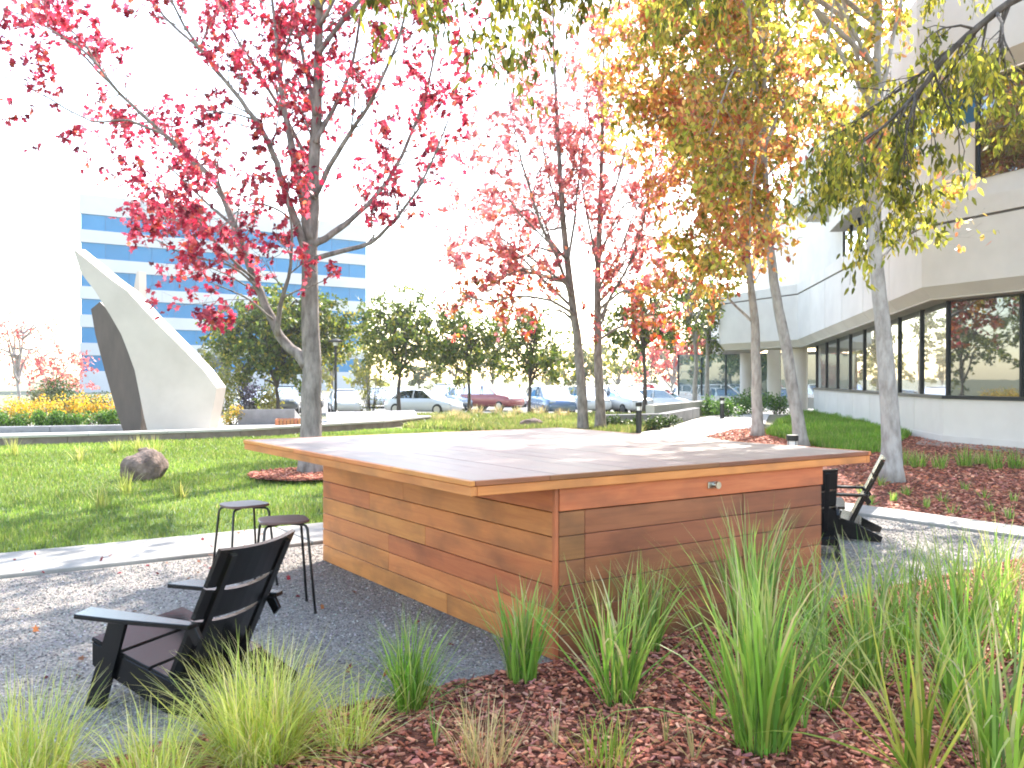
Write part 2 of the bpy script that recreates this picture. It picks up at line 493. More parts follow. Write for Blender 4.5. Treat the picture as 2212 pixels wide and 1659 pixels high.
BANK = [Vector((7.2, 19.3, 0)), Vector((7.0, 21.5, 0)), Vector((7.2, 25.6, 0)), Vector((9.2, 31.5, 0)), Vector((12.6, 40, 0)), Vector((13.9, 40, 0)), Vector((12.5, 32, 0)), Vector((11.3, 25.6, 0)), Vector((9.6, 22.5, 0)), Vector((8.5, 20.1, 0))]
sheet("grass_bank", BANK, 0.004, M['lawn'])
sheet("gravel_strip", [Vector((9.9, 22.2, 0)), Vector((11.1, 24.4, 0)), Vector((11.1, 22.8, 0)), Vector((15.2, 12.2, 0)), Vector((14.2, 12.2, 0))], 0.008, M['gravel'])
sheet("path", [Vector((3.2, 22.0, 0)), Vector((5.4, 22.8, 0)), Vector((6.9, 25.8, 0)), Vector((8.9, 31.8, 0)), Vector((11.4, 40, 0)), Vector((10.0, 42, 0)), Vector((7.0, 35, 0)), Vector((5.0, 29.0, 0)), Vector((3.1, 25.5, 0))], 0.02, M['paving'])
sheet("plaza", [Vector((-22, 18.2, 0)), Vector((-12.4, 22.0, 0)), Vector((-7.6, 25.0, 0)), Vector((-4.2, 29.6, 0)), Vector((-3.2, 33.5, 0)), Vector((-10, 36, 0)), Vector((-30, 30, 0))], 0.02, M['paving'])
PLANT = [Vector((3.2, 25.6, 0)), Vector((-3.6, 29.3, 0)), Vector((-3.0, 34, 0)), Vector((-6, 39, 0)), Vector((6, 39, 0)), Vector((6.5, 35.5, 0)), Vector((5.0, 30, 0))]
sheet("planting_strip", PLANT, 0.0, M['soil'])
sheet("car_park", [Vector((-40, 50, 0)), Vector((34, 50, 0)), Vector((34, 100, 0)), Vector((-40, 100, 0))], -0.54, M['asphalt'])

# concrete bands round the patio, laid as slabs
def band(name, u0, u1, v0, v1, n, along, z=0.035):
    root = empty(name, (0, 0, 0)); root["kind"] = "structure"
    for i in range(n):
        a, b = i / n, (i + 1) / n
        if along == 'v':
            q = [UV(u0, v0 + (v1 - v0) * a + .006), UV(u0, v0 + (v1 - v0) * b - .006), UV(u1, v0 + (v1 - v0) * b - .006), UV(u1, v0 + (v1 - v0) * a + .006)]
        else:
            q = [UV(u0 + (u1 - u0) * a + .006, v0), UV(u0 + (u1 - u0) * a + .006, v1), UV(u0 + (u1 - u0) * b - .006, v1), UV(u0 + (u1 - u0) * b - .006, v0)]
        b_ = MB().prism([(p.x, p.y) for p in q][::1], -0.1, z + random.uniform(-.002, .002))
        me = b_.mesh("slab", bevel=0.008)
        bm = bmesh.new(); bm.from_mesh(me); bmesh.ops.recalc_face_normals(bm, faces=list(bm.faces)); bm.to_mesh(me); bm.free()
        link("slab", me, M['concrete'], root)
band("concrete_band", 4.27, 5.32, -12.0, 6.3, 6, 'v')
band("concrete_edging", -5.0, 5.32, 6.33, 6.95, 5, 'u')

# ------------------------------------------------------------------ sweeps along a plan path (walls, facade bands)
def offs(path, o):
    out = []
    n = len(path)
    for i in range(n):
        a = (path[i] - path[i - 1]).normalized() if i > 0 else (path[1] - path[0]).normalized()
        b = (path[i + 1] - path[i]).normalized() if i < n - 1 else a
        na, nb = Vector((a.y, -a.x)), Vector((b.y, -b.x))       # right-hand normals
        m_ = (na + nb).normalized()
        out.append(path[i] + m_ * (o / max(0.3, m_.dot(na))))
    return out

def V2(x, y): return Vector((x, y))

def sweep(path, prof, name, m, parent, plen=3.0, gap=0.02, zfun=None, segs=None, bevel=0.0):
    """panels with the closed cross-section prof [(offset to the right, z)] along a plan path"""
    lines = [offs(path, o) for o, z in prof]
    objs = []
    for s in range(len(path) - 1):
        if segs is not None and s not in segs: continue
        L_ = (path[s + 1] - path[s]).length
        k = max(1, round(L_ / plen))
        for i in range(k):
            t0 = i / k + (gap / 2 / L_ if i > 0 else 0.0)
            t1 = (i + 1) / k - (gap / 2 / L_ if i < k - 1 else 0.0)
            ring = []
            for t in (t0, t1):
                for (o, z), ln in zip(prof, lines):
                    p = ln[s].lerp(ln[s + 1], t)
                    dz = zfun(s + t, z) if zfun else 0.0
                    ring.append((p.x, p.y, z + dz))
            n = len(prof)
            b = MB().add(ring, [tuple(range(n)), tuple(range(2 * n - 1, n - 1, -1))] + [((j + 1) % n, j, j + n, (j + 1) % n + n) for j in range(n)])
            me = b.mesh(name, bevel=bevel)
            bm = bmesh.new(); bm.from_mesh(me); bmesh.ops.recalc_face_normals(bm, faces=list(bm.faces)); bm.to_mesh(me); bm.free()
            objs.append(link(name, me, m, parent))
    return objs

# low seat wall behind the lawn
wall_path = [V2(-21, 16.6), V2(-12.3, 21.8), V2(-7.46, 24.8), V2(-4.2, 29.4), V2(-3.0, 33.2)]
sw = empty("seat_wall", (-9, 24, 0), 0, "long low brown stone seat wall with a pale cap behind the lawn", "wall")
sw.location = (0, 0, 0)
sweep(wall_path, [(0.0, -0.05), (0.0, 0.17), (-0.34, 0.17), (-0.34, -0.05)], "stone_course", M['wallstone'], sw, plen=1.6, gap=0.012, bevel=0.01)
sweep(wall_path, [(0.05, 0.172), (0.05, 0.245), (-0.40, 0.245), (-0.40, 0.172)], "cap_stone", M['paving'], sw, plen=1.9, gap=0.01, bevel=0.012)

pw = empty("planter_wall", (0, 0, 0), 0, "grey stone planter wall under the green hedge at far left", "wall")
sweep([V2(-26, 24.0), V2(-16, 26.0), V2(-11.4, 27.6)], [(0.0, -0.05), (0.0, 0.20), (-0.35, 0.20), (-0.35, -0.05)], "stone_course", M['greystone'], pw, plen=2.0, gap=0.012, bevel=0.012)

gw = empty("garden_wall", (0, 0, 0), 0, "long low grey wall beside the path behind the two-trunk red tree", "wall")
sweep([V2(2.9, 29.5), V2(5.2, 30.6), V2(7.6, 36.6)], [(0.0, -0.05), (0.0, 0.42), (-0.30, 0.42), (-0.30, -0.05)], "stone_course", M['greystone'], gw, plen=1.8, gap=0.012, bevel=0.012)
rw = empty("retaining_wall", (0, 0, 0), 0, "pale low retaining wall right of the black path bollard", "wall")
sweep([V2(5.3, 33.6), V2(8.4, 39.5)], [(0.0, -0.05), (0.0, 0.62), (-0.35, 0.62), (-0.35, -0.05)], "wall_block", M['paving'], rw, plen=1.6, gap=0.012, bevel=0.012)

# pale angled concrete slabs lying beyond the main trunk
def wedge(name, label, pts, h0, h1, m, cat):
    b = MB()
    n = len(pts)
    top = [h0, h0, h1, h1]
    vv = [(p.x, p.y, -0.03) for p in pts] + [(p.x, p.y, top[i]) for i, p in enumerate(pts)]
    b.add(vv, [(3, 2, 1, 0), (4, 5, 6, 7), (0, 1, 5, 4), (1, 2, 6, 5), (2, 3, 7, 6), (3, 0, 4, 7)])
    return tag(b.build(name, m, bevel=0.015), label, cat)
wedge("concrete_slab", "pale sloping concrete slab low on the ground right of the main trunk", [V2(-6.4, 31.2), V2(-3.4, 33.6), V2(-3.9, 36.2), V2(-7.0, 34.0)], 0.08, 0.34, M['greystone'], "slab")
wedge("concrete_slab", "smaller grey sloping concrete slab beside the orange slatted box", [V2(-9.4, 31.0), V2(-7.6, 31.6), V2(-7.7, 33.0), V2(-9.6, 32.4)], 0.55, 0.2, M['greystone'], "slab")

# ------------------------------------------------------------------ office building on the right
bld = empty("office_building", (0, 0, 0), 0, "pale concrete office building with dark ribbon windows on the right", "building")
FP = [V2(15.0, 10.9), V2(10.35, 22.87), V2(13.0, 41.2), V2(10.8, 46.9), V2(13.5, 62.0)]
FP = FP[::-1]                                  # walked far to near: the street side lies on the right-hand side
# fascia bands: profile offsets are to the street side (+), inwards (-)
def drop(s, z):                                # the lower edge dips towards the far end
    if z > 4.2: return 0.0
    k = {0: 0.6, 1: 0.6}
    if s <= 2.0: return -0.55
    if s <= 3.0: return -0.55 * (3.0 - s)
    return 0.0
sweep(FP, [(0.0, 3.92), (0.0, 5.40), (-0.9, 5.40), (-0.9, 3.60), (-0.30, 3.60)], "fascia_panel", M['facade'], bld, plen=2.9, gap=0.035, zfun=drop)
sweep(FP, [(-0.05, 5.402), (-0.05, 5.46), (-0.9, 5.46), (-0.9, 5.402)], "reveal", M['joint'], bld, plen=40, gap=0.0)
sweep(FP, [(0.02, 5.462), (0.02, 5.88), (-0.95, 5.88), (-0.95, 5.462)], "coping", M['facade'], bld, plen=2.9, gap=0.03)
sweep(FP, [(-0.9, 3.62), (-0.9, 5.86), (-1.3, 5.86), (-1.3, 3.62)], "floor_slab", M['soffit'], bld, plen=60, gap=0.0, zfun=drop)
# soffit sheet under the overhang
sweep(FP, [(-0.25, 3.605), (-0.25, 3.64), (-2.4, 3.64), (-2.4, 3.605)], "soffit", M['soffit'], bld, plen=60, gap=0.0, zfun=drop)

# ground floor: base wall, sill, glazing, mullions along its own line
GP = [V2(18.5, 41.6), V2(13.55, 40.6), V2(11.0, 23.05), V2(15.6, 11.1)]
sweep(GP, [(0.0, -0.1), (0.0, 1.10), (-0.3, 1.10), (-0.3, -0.1)], "base_panel", M['facade'], bld, plen=2.7, gap=0.03)
sweep(GP, [(0.03, -0.1), (0.03, 0.17), (0.003, 0.17), (0.003, -0.1)], "plinth", M['facade'], bld, plen=6.8, gap=0.02)
sweep(GP, [(0.05, 1.103), (0.05, 1.19), (-0.3, 1.19), (-0.3, 1.103)], "sill", M['mullion'], bld, plen=40, gap=0.0)
def glazing(path, z0, z1, pane, parent, m, segs=None, off=-0.12, mull=0.06, mm_=None):
    lines = offs(path, off)
    for s in range(len(path) - 1):
        if segs is not None and s not in segs: continue
        a, b = lines[s], lines[s + 1]
        L_ = (b - a).length
        k = max(1, round(L_ / pane))
        d = (b - a) / k
        nrm = Vector((d.y, -d.x)).normalized()
        for i in range(k):
            p, q = a + d * i, a + d * (i + 1)
            dn = d.normalized() * (mull / 2)
            zt = z1
            mbp = MB().extrude([(p.x + dn.x, p.y + dn.y, z0), (q.x - dn.x, q.y - dn.y, z0), (q.x - dn.x, q.y - dn.y, zt), (p.x + dn.x, p.y + dn.y, zt)], (-nrm.x * .02, -nrm.y * .02, 0))
            pn = mbp.build("window_pane", m, parent)
            mm = MB().box((-mull / 2, -0.06, z0), (mull / 2, 0.05, zt), Matrix.Translation((p.x, p.y, 0)) @ Matrix.Rotation(math.atan2(d.y, d.x), 4, 'Z'))
            mm.build("mullion", mm_ or M['mullion'], parent)
glazing(GP, 1.19, 3.9, 2.3, bld, M['glass'])
# dark interior behind the panes
sweep(GP, [(-0.5, 0.0), (-0.5, 3.9), (-0.7, 3.9), (-0.7, 0.0)], "inner_wall", M['joint'], bld, plen=60, gap=0.0)
# first floor
UP = [V2(13.2, 38.0), V2(11.25, 28.0), V2(10.75, 23.2), V2(11.25, 21.85), V2(15.3, 11.0)]
sweep(UP, [(0.0, 5.87), (0.0, 7.85), (-0.3, 7.85), (-0.3, 5.87)], "parapet_panel", M['facade'], bld, plen=2.6, gap=0.02, segs=[1, 2])
glazing(UP, 7.86, 8.72, 1.6, bld, M['blueglass'], segs=[1, 2], off=-0.25)
sweep(UP, [(0.0, 5.87), (0.0, 6.42), (-0.3, 6.42), (-0.3, 5.87)], "parapet_panel", M['facade'], bld, plen=4.6, gap=0.02, segs=[3])
glazing(UP, 6.42, 8.72, 1.5, bld, M['glass'], segs=[3], off=0.02)
glazing(UP, 5.88, 7.75, 1.8, bld, M['glass'], segs=[0], off=-0.7)
sweep(UP, [(-0.1, 7.75), (-0.1, 10.2), (-0.6, 10.2), (-0.6, 7.75)], "fascia_panel", M['facade'], bld, plen=4.6, gap=0.02, segs=[0])
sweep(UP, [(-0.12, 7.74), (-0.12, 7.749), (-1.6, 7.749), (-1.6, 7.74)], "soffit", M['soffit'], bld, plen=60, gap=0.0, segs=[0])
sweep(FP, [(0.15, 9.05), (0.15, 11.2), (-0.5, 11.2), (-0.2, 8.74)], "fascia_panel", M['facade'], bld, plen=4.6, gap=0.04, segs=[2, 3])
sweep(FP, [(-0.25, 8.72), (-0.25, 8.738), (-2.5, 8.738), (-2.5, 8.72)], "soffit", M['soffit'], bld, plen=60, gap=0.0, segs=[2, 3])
inner = [V2(15.4, 58), V2(14.6, 46), V2(14.9, 38), V2(12.7, 27.5), V2(12.3, 24), V2(16.4, 13.5)]
sweep(inner, [(0.0, 3.7), (0.0, 11.1), (-4.0, 11.1), (-4.0, 3.7)], "inner_wall", M['facade'], bld, plen=80, gap=0.0)
# far wing: columns and recessed glass
for px, d in ((1728, 43.2), (1672, 49.0), (1612, 52.5)):
    c = P(px, 800, d)
    MB().lathe([(0.40, -0.1), (0.40, 0.08), (0.36, 0.10), (0.36, 3.2)], 20).build("column", M['facade'], bld, loc=(c.x, c.y, 0), smooth=False)
glazing([V2(10.6, 58), V2(15.5, 53.0), V2(19, 46)], 0.5, 3.1, 2.0, bld, M['greenglass'])
sweep([V2(10.6, 58), V2(15.5, 53.0), V2(19, 46)], [(0.02, -0.1), (0.02, 0.5), (-0.3, 0.5), (-0.3, -0.1)], "base_panel", M['facade'], bld, plen=3.0)

# ------------------------------------------------------------------ striped office block far behind on the left
far = empty("striped_office_block", (0, 0, 0), 0, "six-storey white office block with blue ribbon windows behind the sculpture", "building")
c0 = V2(-62.3, 131.0)
fd = V2(1.33, 1.0).normalized()
sdv = V2(-0.30, 1.0).normalized()
SL = c0 + sdv * 30
FE = c0 + fd * 46
FPATH = [SL, c0, FE]
ztops = [26.2, 22.1, 18.0, 13.9, 9.8, 5.7]
fwin = 2.3
sweep(FPATH, [(0.25, 25.35), (0.25, 28.2), (-0.8, 28.2), (-0.8, 25.35)], "parapet", M['officewhite'], far, plen=13, gap=0.05)
for i, z in enumerate(ztops):
    top = z - 0.85
    bot = top - fwin
    nxt = (ztops[i + 1] - 0.85) if i + 1 < len(ztops) else -0.6
    sweep(FPATH, [(0.25, nxt), (0.25, bot), (-0.5, bot), (-0.5, nxt)], "spandrel", M['officewhite'], far, plen=13, gap=0.05)
    glazing(FPATH, bot, top, 3.2, far, M['blueband'], off=0.02, mull=0.05, mm_=M['bluemullion'])
MB().prism([(p.x, p.y) for p in (offs(FPATH, -0.3)[0], offs(FPATH, -0.3)[1], offs(FPATH, -0.3)[2], offs(FPATH, -25)[2], offs(FPATH, -25)[0])], -0.6, 27.4).build("core_wall", M['officewhite'], far)

# ------------------------------------------------------------------ folded-plate sculpture
scu = empty("sculpture", (0, 0, 0), 0, "tall folded cream and bronze plate sculpture in front of the striped office", "sculpture")
def plate(name, pts, d0, m, thick, dfun=None):
    poly = []
    for (x, y) in pts:
        d = d0 + (dfun(x, y) if dfun else 0.0)
        p = P(x, y, d)
        poly.append((p.x, p.y, max(p.z, 0.0)))
    b = MB().extrude(poly, thick)
    me = b.mesh(name)
    bm = bmesh.new(); bm.from_mesh(me)
    bmesh.ops.recalc_face_normals(bm, faces=list(bm.faces))
    bmesh.ops.triangulate(bm, faces=[f for f in bm.faces if len(f.verts) > 4])
    bm.to_mesh(me); bm.free()
    return link(name, me, m, scu)
plate("plate", [(158, 536), (200, 570), (240, 603), (275, 628), (330, 688), (400, 758), (440, 800), (468, 838), (462, 872), (448, 938), (320, 938), (312, 905), (303, 860), (291, 800), (276, 758), (262, 722), (238, 680), (205, 628), (176, 590)], 26.0, M['cream'], (0.12, 0.5, 0.02), lambda x, y: (x - 300) * 0.0035)
plate("side_plate", [(197, 668), (216, 652), (236, 672), (262, 722), (276, 758), (291, 800), (303, 860), (306, 905), (302, 938), (268, 938), (250, 885), (226, 800), (206, 722)], 26.25, M['bronze'], (0.10, 0.6, 0.0), lambda x, y: (300 - x) * 0.006)
plate("fin", [(270, 720), (283, 662), (296, 586), (301, 586), (302, 700), (302, 740)], 27.6, M['cream'], (0.1, 0.3, 0.0))

# ------------------------------------------------------------------ the big redwood bar table
BASE_U, BASE_V, BASE_H = 3.50, 2.42, 1.005
tbl = empty("bar_table", (OO.x, OO.y, 0), ANG_V, "large redwood bar table with a wide overhanging top on the gravel patio", "table")
# local axes: x along VV (right face), y along UU (left face)
def cbox(name, a, b, m, parent, bev=0.003):
    """a bevelled board whose long side lies along its own x"""
    c = [(a[i] + b[i]) / 2 for i in range(3)]
    s = [abs(b[i] - a[i]) for i in range(3)]
    if s[1] >= s[0] and s[1] >= s[2]:
        rot, dims = (0, 0, R(90)), (s[1], s[0], s[2])
    elif s[2] >= s[0] and s[2] >= s[1]:
        rot, dims = (0, R(90), 0), (s[2], s[1], s[0])
    else:
        rot, dims = (0, 0, 0), tuple(s)
    return MB().box((-dims[0] / 2, -dims[1] / 2, -dims[2] / 2), (dims[0] / 2, dims[1] / 2, dims[2] / 2)).build(name, m, parent, bevel=bev, loc=c, rot=rot)

# core
cbox("core", (0.03, 0.03, 0.02), (BASE_V - 0.03, BASE_U - 0.03, BASE_H - 0.01), M['core'], tbl, 0)
rows = 7
rh = BASE_H / rows
rl = random.Random(3)
# left face planks (x = 0 plane), two or three boards in each course
for r in range(rows):
    cuts = [0.026, BASE_U * rl.choice([0.28, 0.36, 0.45, 0.55, 0.62, 0.72]), BASE_U - 0.0]
    for a, b in zip(cuts[:-1], cuts[1:]):
        cbox("plank", (-0.0 + rl.uniform(-.001, .001), a + 0.0015, r * rh + 0.0025), (0.03, b - 0.0015, (r + 1) * rh - 0.0025), M['redwood'], tbl)
# narrow corner trim
cbox("corner_trim", (-0.004, -0.004, 0.0), (0.024, 0.024, BASE_H - 0.002), M['redwood'], tbl)
# right face (y = 0 plane): rail, end stile and two plank doors
cbox("rail", (0.026, -0.012, BASE_H - 0.135), (BASE_V, 0.028, BASE_H - 0.002), M['redwood'], tbl)
rh2 = (BASE_H - 0.14) / 6
for r in range(6):
    cbox("stile_block", (0.027, -0.006, r * rh2 + .002), (0.215, 0.029, (r + 1) * rh2 - .002), M['redwood_dark_shade'], tbl)
for k, (xa, xb) in enumerate(((0.220, 1.585), (1.590, BASE_V))):
    door = empty("door", (0, 0, 0)); door.parent = tbl
    for r in range(6):
        cbox("plank", (xa + .001, -0.001 + rl.uniform(-.001, .001), r * rh2 + .002), (xb - .001, 0.03, (r + 1) * rh2 - .002), M['redwood_dark_shade'], door)
# far right and rear faces
for r in range(rows):
    cbox("plank", (BASE_V - 0.03, 0.03, r * rh + .0025), (BASE_V, BASE_U - 0.03, (r + 1) * rh - .0025), M['redwood_dark_shade'], tbl)
    cbox("plank", (0.03, BASE_U - 0.03, r * rh + .0025), (BASE_V, BASE_U, (r + 1) * rh - .0025), M['redwood'], tbl)
# top: v from -0.61 to 2.93, u from -0.05 to 3.85
TV0, TV1, TU0, TU1, TZ = -0.61, 2.93, -0.06, 3.85, 1.09
top = empty("table_top", (0, 0, 0)); top.parent = tbl
nb = 18
bw = (TV1 - TV0 - 0.06) / nb
for i in range(nb):
    a = TV0 + 0.03 + i * bw
    j = rl.uniform(0.3, 0.7)
    um = TU0 + 0.03 + (TU1 - TU0 - 0.06) * j
    cbox("top_board", (a + .0015, TU0 + 0.031, TZ - 0.03), (a + bw - .0015, um - .001, TZ + rl.uniform(-.0008, .0008)), M['redwood_top'], top, 0.002)
    cbox("top_board", (a + .0015, um + .001, TZ - 0.03), (a + bw - .0015, TU1 - 0.031, TZ + rl.uniform(-.0008, .0008)), M['redwood_top'], top, 0.002)
cbox("top_frame", (TV0 + 0.05, TU0 + 0.05, TZ - 0.083), (TV1 - 0.05, TU1 - 0.05, TZ - 0.034), M['redwood_dark_shade'], top, 0)
def fascia(fixed, side, lo, hi, cuts):
    cs = [lo] + cuts + [hi]
    for a, b in zip(cs[:-1], cs[1:]):
        if side == 'u':      # along u at constant v
            s = 1 if fixed > 0 else -1
            cbox("edge_board", (fixed, a + .001, TZ - 0.028), (fixed - s * 0.03, b - .001, TZ + 0.001), M['redwood'], top)
        else:
            s = 1 if fixed > 0.5 else -1
            cbox("edge_board", (a + .001, fixed, TZ - 0.028), (b - .001, fixed - s * 0.03, TZ + 0.001), M['redwood_dark_shade'] if s < 0 else M['redwood'], top)
fascia(TV0, 'u', TU0, TU1, [0.9, 2.6])
fascia(TV1, 'u', TU0, TU1, [1.8])
fascia(TU0, 'v', TV0 + 0.032, TV1 - 0.032, [-0.08, 1.3])
fascia(TU1, 'v', TV0 + 0.032, TV1 - 0.032, [1.0])
for (a, b) in (((TV0 + .007, TU0 + .007, TZ - .083), (TV0 + .047, TU1 - .007, TZ - .030)), ((TV1 - .047, TU0 + .007, TZ - .083), (TV1 - .007, TU1 - .007, TZ - .030)),
               ((TV0 + .049, TU0 + .007, TZ - .083), (TV1 - .049, TU0 + .047, TZ - .030)), ((TV0 + .049, TU1 - .047, TZ - .083), (TV1 - .049, TU1 - .007, TZ - .030))):
    cbox("lower_edge_board", a, b, M['redwood'], top)
# latch on the rail
lt = MB().box((-0.045, -0.008, -0.022), (0.045, 0.0, 0.022)).build("latch", M['steel'], tbl, bevel=0.003, loc=(1.28, -0.013, BASE_H - 0.062))
MB().lathe([(0.017, 0), (0.017, 0.02), (0.024, 0.024), (0.024, 0.036)], 14, Matrix.Rotation(R(90), 4, 'X')).build("latch_knob", M['steel'], lt, loc=(0.012, -0.008, 0))

# ------------------------------------------------------------------ black slatted lounge chairs
def make_chair(loc, rz, label):
    """local +y is the way the sitter faces"""
    t = empty("lounge_chair", loc, rz, label, "chair", "black slatted lounge chairs")
    m = M['blackplastic']
    for s in (-1, 1):
        x0, x1 = (s * 0.33, s * 0.355) if s > 0 else (s * 0.355, s * 0.33)
        # front leg: a broad board leaning forward at its foot
        q = [(0.20, 0.45), (0.09, 0.45), (0.24, 0.0), (0.36, 0.0)]
        MB().extrude([(x0, y, z) for y, z in q], (x1 - x0, 0, 0)).build("leg", m, t, bevel=0.003)
        # arm
        a = [(s * 0.27, 0.40), (s * 0.42, 0.36), (s * 0.415, 0.10), (s * 0.375, -0.31), (s * 0.315, -0.31), (s * 0.285, 0.05)]
        if s < 0: a = a[::-1]
        MB().prism(a, 0.452, 0.476).build("armrest", m, t, bevel=0.004)
        # side rail, sloping to the ground behind
        xi0, xi1 = (s * 0.302, s * 0.328) if s > 0 else (s * 0.328, s * 0.302)
        q = [(0.335, 0.315), (0.335, 0.20), (0.10, 0.11), (-0.12, 0.02), (-0.42, 0.0), (-0.44, 0.055), (-0.22, 0.16)]
        MB().extrude([(xi0, y, z) for y, z in q], (xi1 - xi0, 0, 0)).build("side_rail", m, t, bevel=0.003)
        # rear arm bracket
        q = [(-0.24, 0.452), (-0.305, 0.452), (-0.335, 0.40), (-0.30, 0.36)]
        MB().extrude([(s * 0.30, y, z) for y, z in q], (s * 0.024, 0, 0)).build("bracket", m, t, bevel=0.002)
    # seat slats along the slope
    sl = [(0.345, 0.320), (0.155, 0.262), (-0.035, 0.206)]
    for i, (y, z) in enumerate(sl):
        Mx = Matrix.Translation((0, y, z)) @ Matrix.Rotation(R(17), 4, 'X')
        MB().box((-0.325, -0.182, 0), (0.325, 0.0, 0.022), Mx).build("seat_slat", m, t, bevel=0.004)
    # front apron
    MB().box((-0.30, 0.336, 0.18), (0.30, 0.356, 0.30)).build("apron", m, t, bevel=0.003)
    # back: three broad boards, hollowed towards the middle, and two posts
    ang = math.atan2(0.33, 0.70)
    Mb = Matrix.Translation((0, -0.125, 0.155)) @ Matrix.Rotation(ang, 4, 'X')
    def board(z0, z1, w0, w1, sag0, sag1):
        n = 8
        vv = []
        for yy in (0.0, 0.02):
            for (zz, w, sag) in ((z0, w0, sag0), (z1, w1, sag1)):
                for i in range(n + 1):
                    f = -1 + 2 * i / n
                    vv.append(Mb @ Vector((w * f, yy - 0.035 * (1 - f * f), zz - sag * (1 - f * f))))
        k = n + 1
        ff = []
        for i in range(n):
            ff += [(i, i + 1, k + i + 1, k + i), (2 * k + i + 1, 2 * k + i, 3 * k + i, 3 * k + i + 1), (i + 1, i, 2 * k + i, 2 * k + i + 1), (k + i, k + i + 1, 3 * k + i + 1, 3 * k + i)]
        ff += [(0, k, 3 * k, 2 * k), (n, 2 * k + n, 3 * k + n, k + n)]
        o = MB().add(vv, ff).build("back_board", m, t)
        return o
    board(-0.04, 0.345, 0.30, 0.30, 0, 0.022)
    board(0.353, 0.525, 0.30, 0.30, 0.0, 0.026)
    board(0.533, 0.74, 0.30, 0.30, 0.0, 0.0)
    for s in (-1, 1):
        MB().box((s * 0.215 - 0.022, -0.030, 0.02), (s * 0.215 + 0.022, -0.008, 0.715), Mb).build("back_post", m, t, bevel=0.003)
    MB().box((-0.30, -0.235, 0.105), (0.30, -0.212, 0.165)).build("rear_apron", m, t, bevel=0.003)
    return t
def face(fx, fy): return math.atan2(fy, fx) - math.pi / 2
make_chair((-1.68, 4.72, 0.004), face(-0.93, 0.36), "black slatted lounge chair seen from behind on the gravel at left")
make_chair((3.40, 9.45, 0.004), face(-0.93, 0.37), "black lounge chair in side view facing left, right of the bar table")
make_chair((2.72, 8.55, 0.004), face(0.25, 1.0), "black lounge chair half hidden behind the right corner of the bar table")

# ------------------------------------------------------------------ stools
def make_stool(loc, rz, label):
    t = empty("stool", loc, rz, label, "stool", "stools at the left side of the bar table")
    prof = []
    n = 28
    for k in range(n):
        a = 2 * math.pi * k / n
        c, s_ = math.cos(a), math.sin(a)
        e = 0.55
        prof.append((0.172 * math.copysign(abs(c) ** e, c) * (1 - 0.06 * s_), 0.165 * math.copysign(abs(s_) ** e, s_)))
    MB().prism(prof, 0.628, 0.648).build("seat", M['stoolseat'], t, bevel=0.004)
    for sx in (-1, 1):
        for sy in (-1, 1):
            pts = [(sx * 0.05, sy * 0.05, 0.615), (sx * 0.118, sy * 0.113, 0.615), (sx * 0.136, sy * 0.131, 0.607), (sx * 0.146, sy * 0.141, 0.585), (sx * 0.165, sy * 0.160, 0.35), (sx * 0.192, sy * 0.186, 0.008)]
            leg = MB().tube(pts, 0.0095, 8).build("leg", M['blackmetal'], t, smooth=True)
            MB().lathe([(0.012, 0.0), (0.012, 0.012), (0.010, 0.016)], 10).build("foot_cap", M['blackmetal'], leg, loc=(sx * 0.192, sy * 0.186, 0.0))
    return t
make_stool((-1.62, 6.40, 0.002), R(22), "nearer stool with brown seat and thin black legs beside the bar table")
make_stool((-2.13, 7.18, 0.002), R(40), "farther stool with brown seat and thin black legs near the concrete band")

# ------------------------------------------------------------------ bollards, lamp post, boxes, boulders
def bollard(loc, h, r, label, lensbelow=True):
    t = empty("bollard_light", loc, 0, label, "bollard", "black bollard lights by the path")
    MB().lathe([(r * 1.25, 0.0), (r * 1.25, 0.03), (r, 0.035), (r, h - 0.24)], 18).build("post", M['blackmetal'], t)
    MB().lathe([(r * 0.92, h - 0.24), (r * 0.92, h - 0.12)], 18).build("lens", M['lens'], t)
    for k in range(4):
        a = k * math.pi / 2 + .4
        MB().tube([(r * 0.95 * math.cos(a), r * 0.95 * math.sin(a), h - 0.245), (r * 0.95 * math.cos(a), r * 0.95 * math.sin(a), h - 0.115)], 0.008, 6).build("guard", M['blackmetal'], t)
    MB().lathe([(r * 1.12, h - 0.12), (r * 1.12, h - 0.015), (r * 1.0, h)], 18).build("cap", M['blackmetal'], t)
p = G(1380, 937); bollard((p.x, p.y, 0), 0.92, 0.085, "thin black bollard light standing beside the path behind the bar table")
p = G(1712, 985); bollard((p.x, p.y, 0), 0.44, 0.11, "short black-capped bollard light showing over the far edge of the table")
p = G(1560, 905); bollard((p.x, p.y, 0), 0.85, 0.085, "farthest bollard light beside the path near the building columns")

def lamp_post(loc, h, label):
    t = empty("lamp_post", loc, 0, label, "lamp post")
    MB().lathe([(0.13, 0), (0.13, 0.25), (0.07, 0.3), (0.06, h - 0.12)], 14).build("pole", M['blackmetal'], t)
    MB().lathe([(0.10, h - 0.28), (0.13, h - 0.13)], 14).build("lens", M['lens'], t)
    MB().lathe([(0.16, h - 0.13), (0.36, h - 0.10), (0.36, h - 0.04), (0.12, h + 0.06)], 18).build("lamp_head", M['blackmetal'], t)
p = P(725, 890, 44.0); lamp_post((p.x, p.y, gz(p.x, 44) + 0.01), 3.75, "black pedestrian lamp post with a flat round head right of the main trunk")

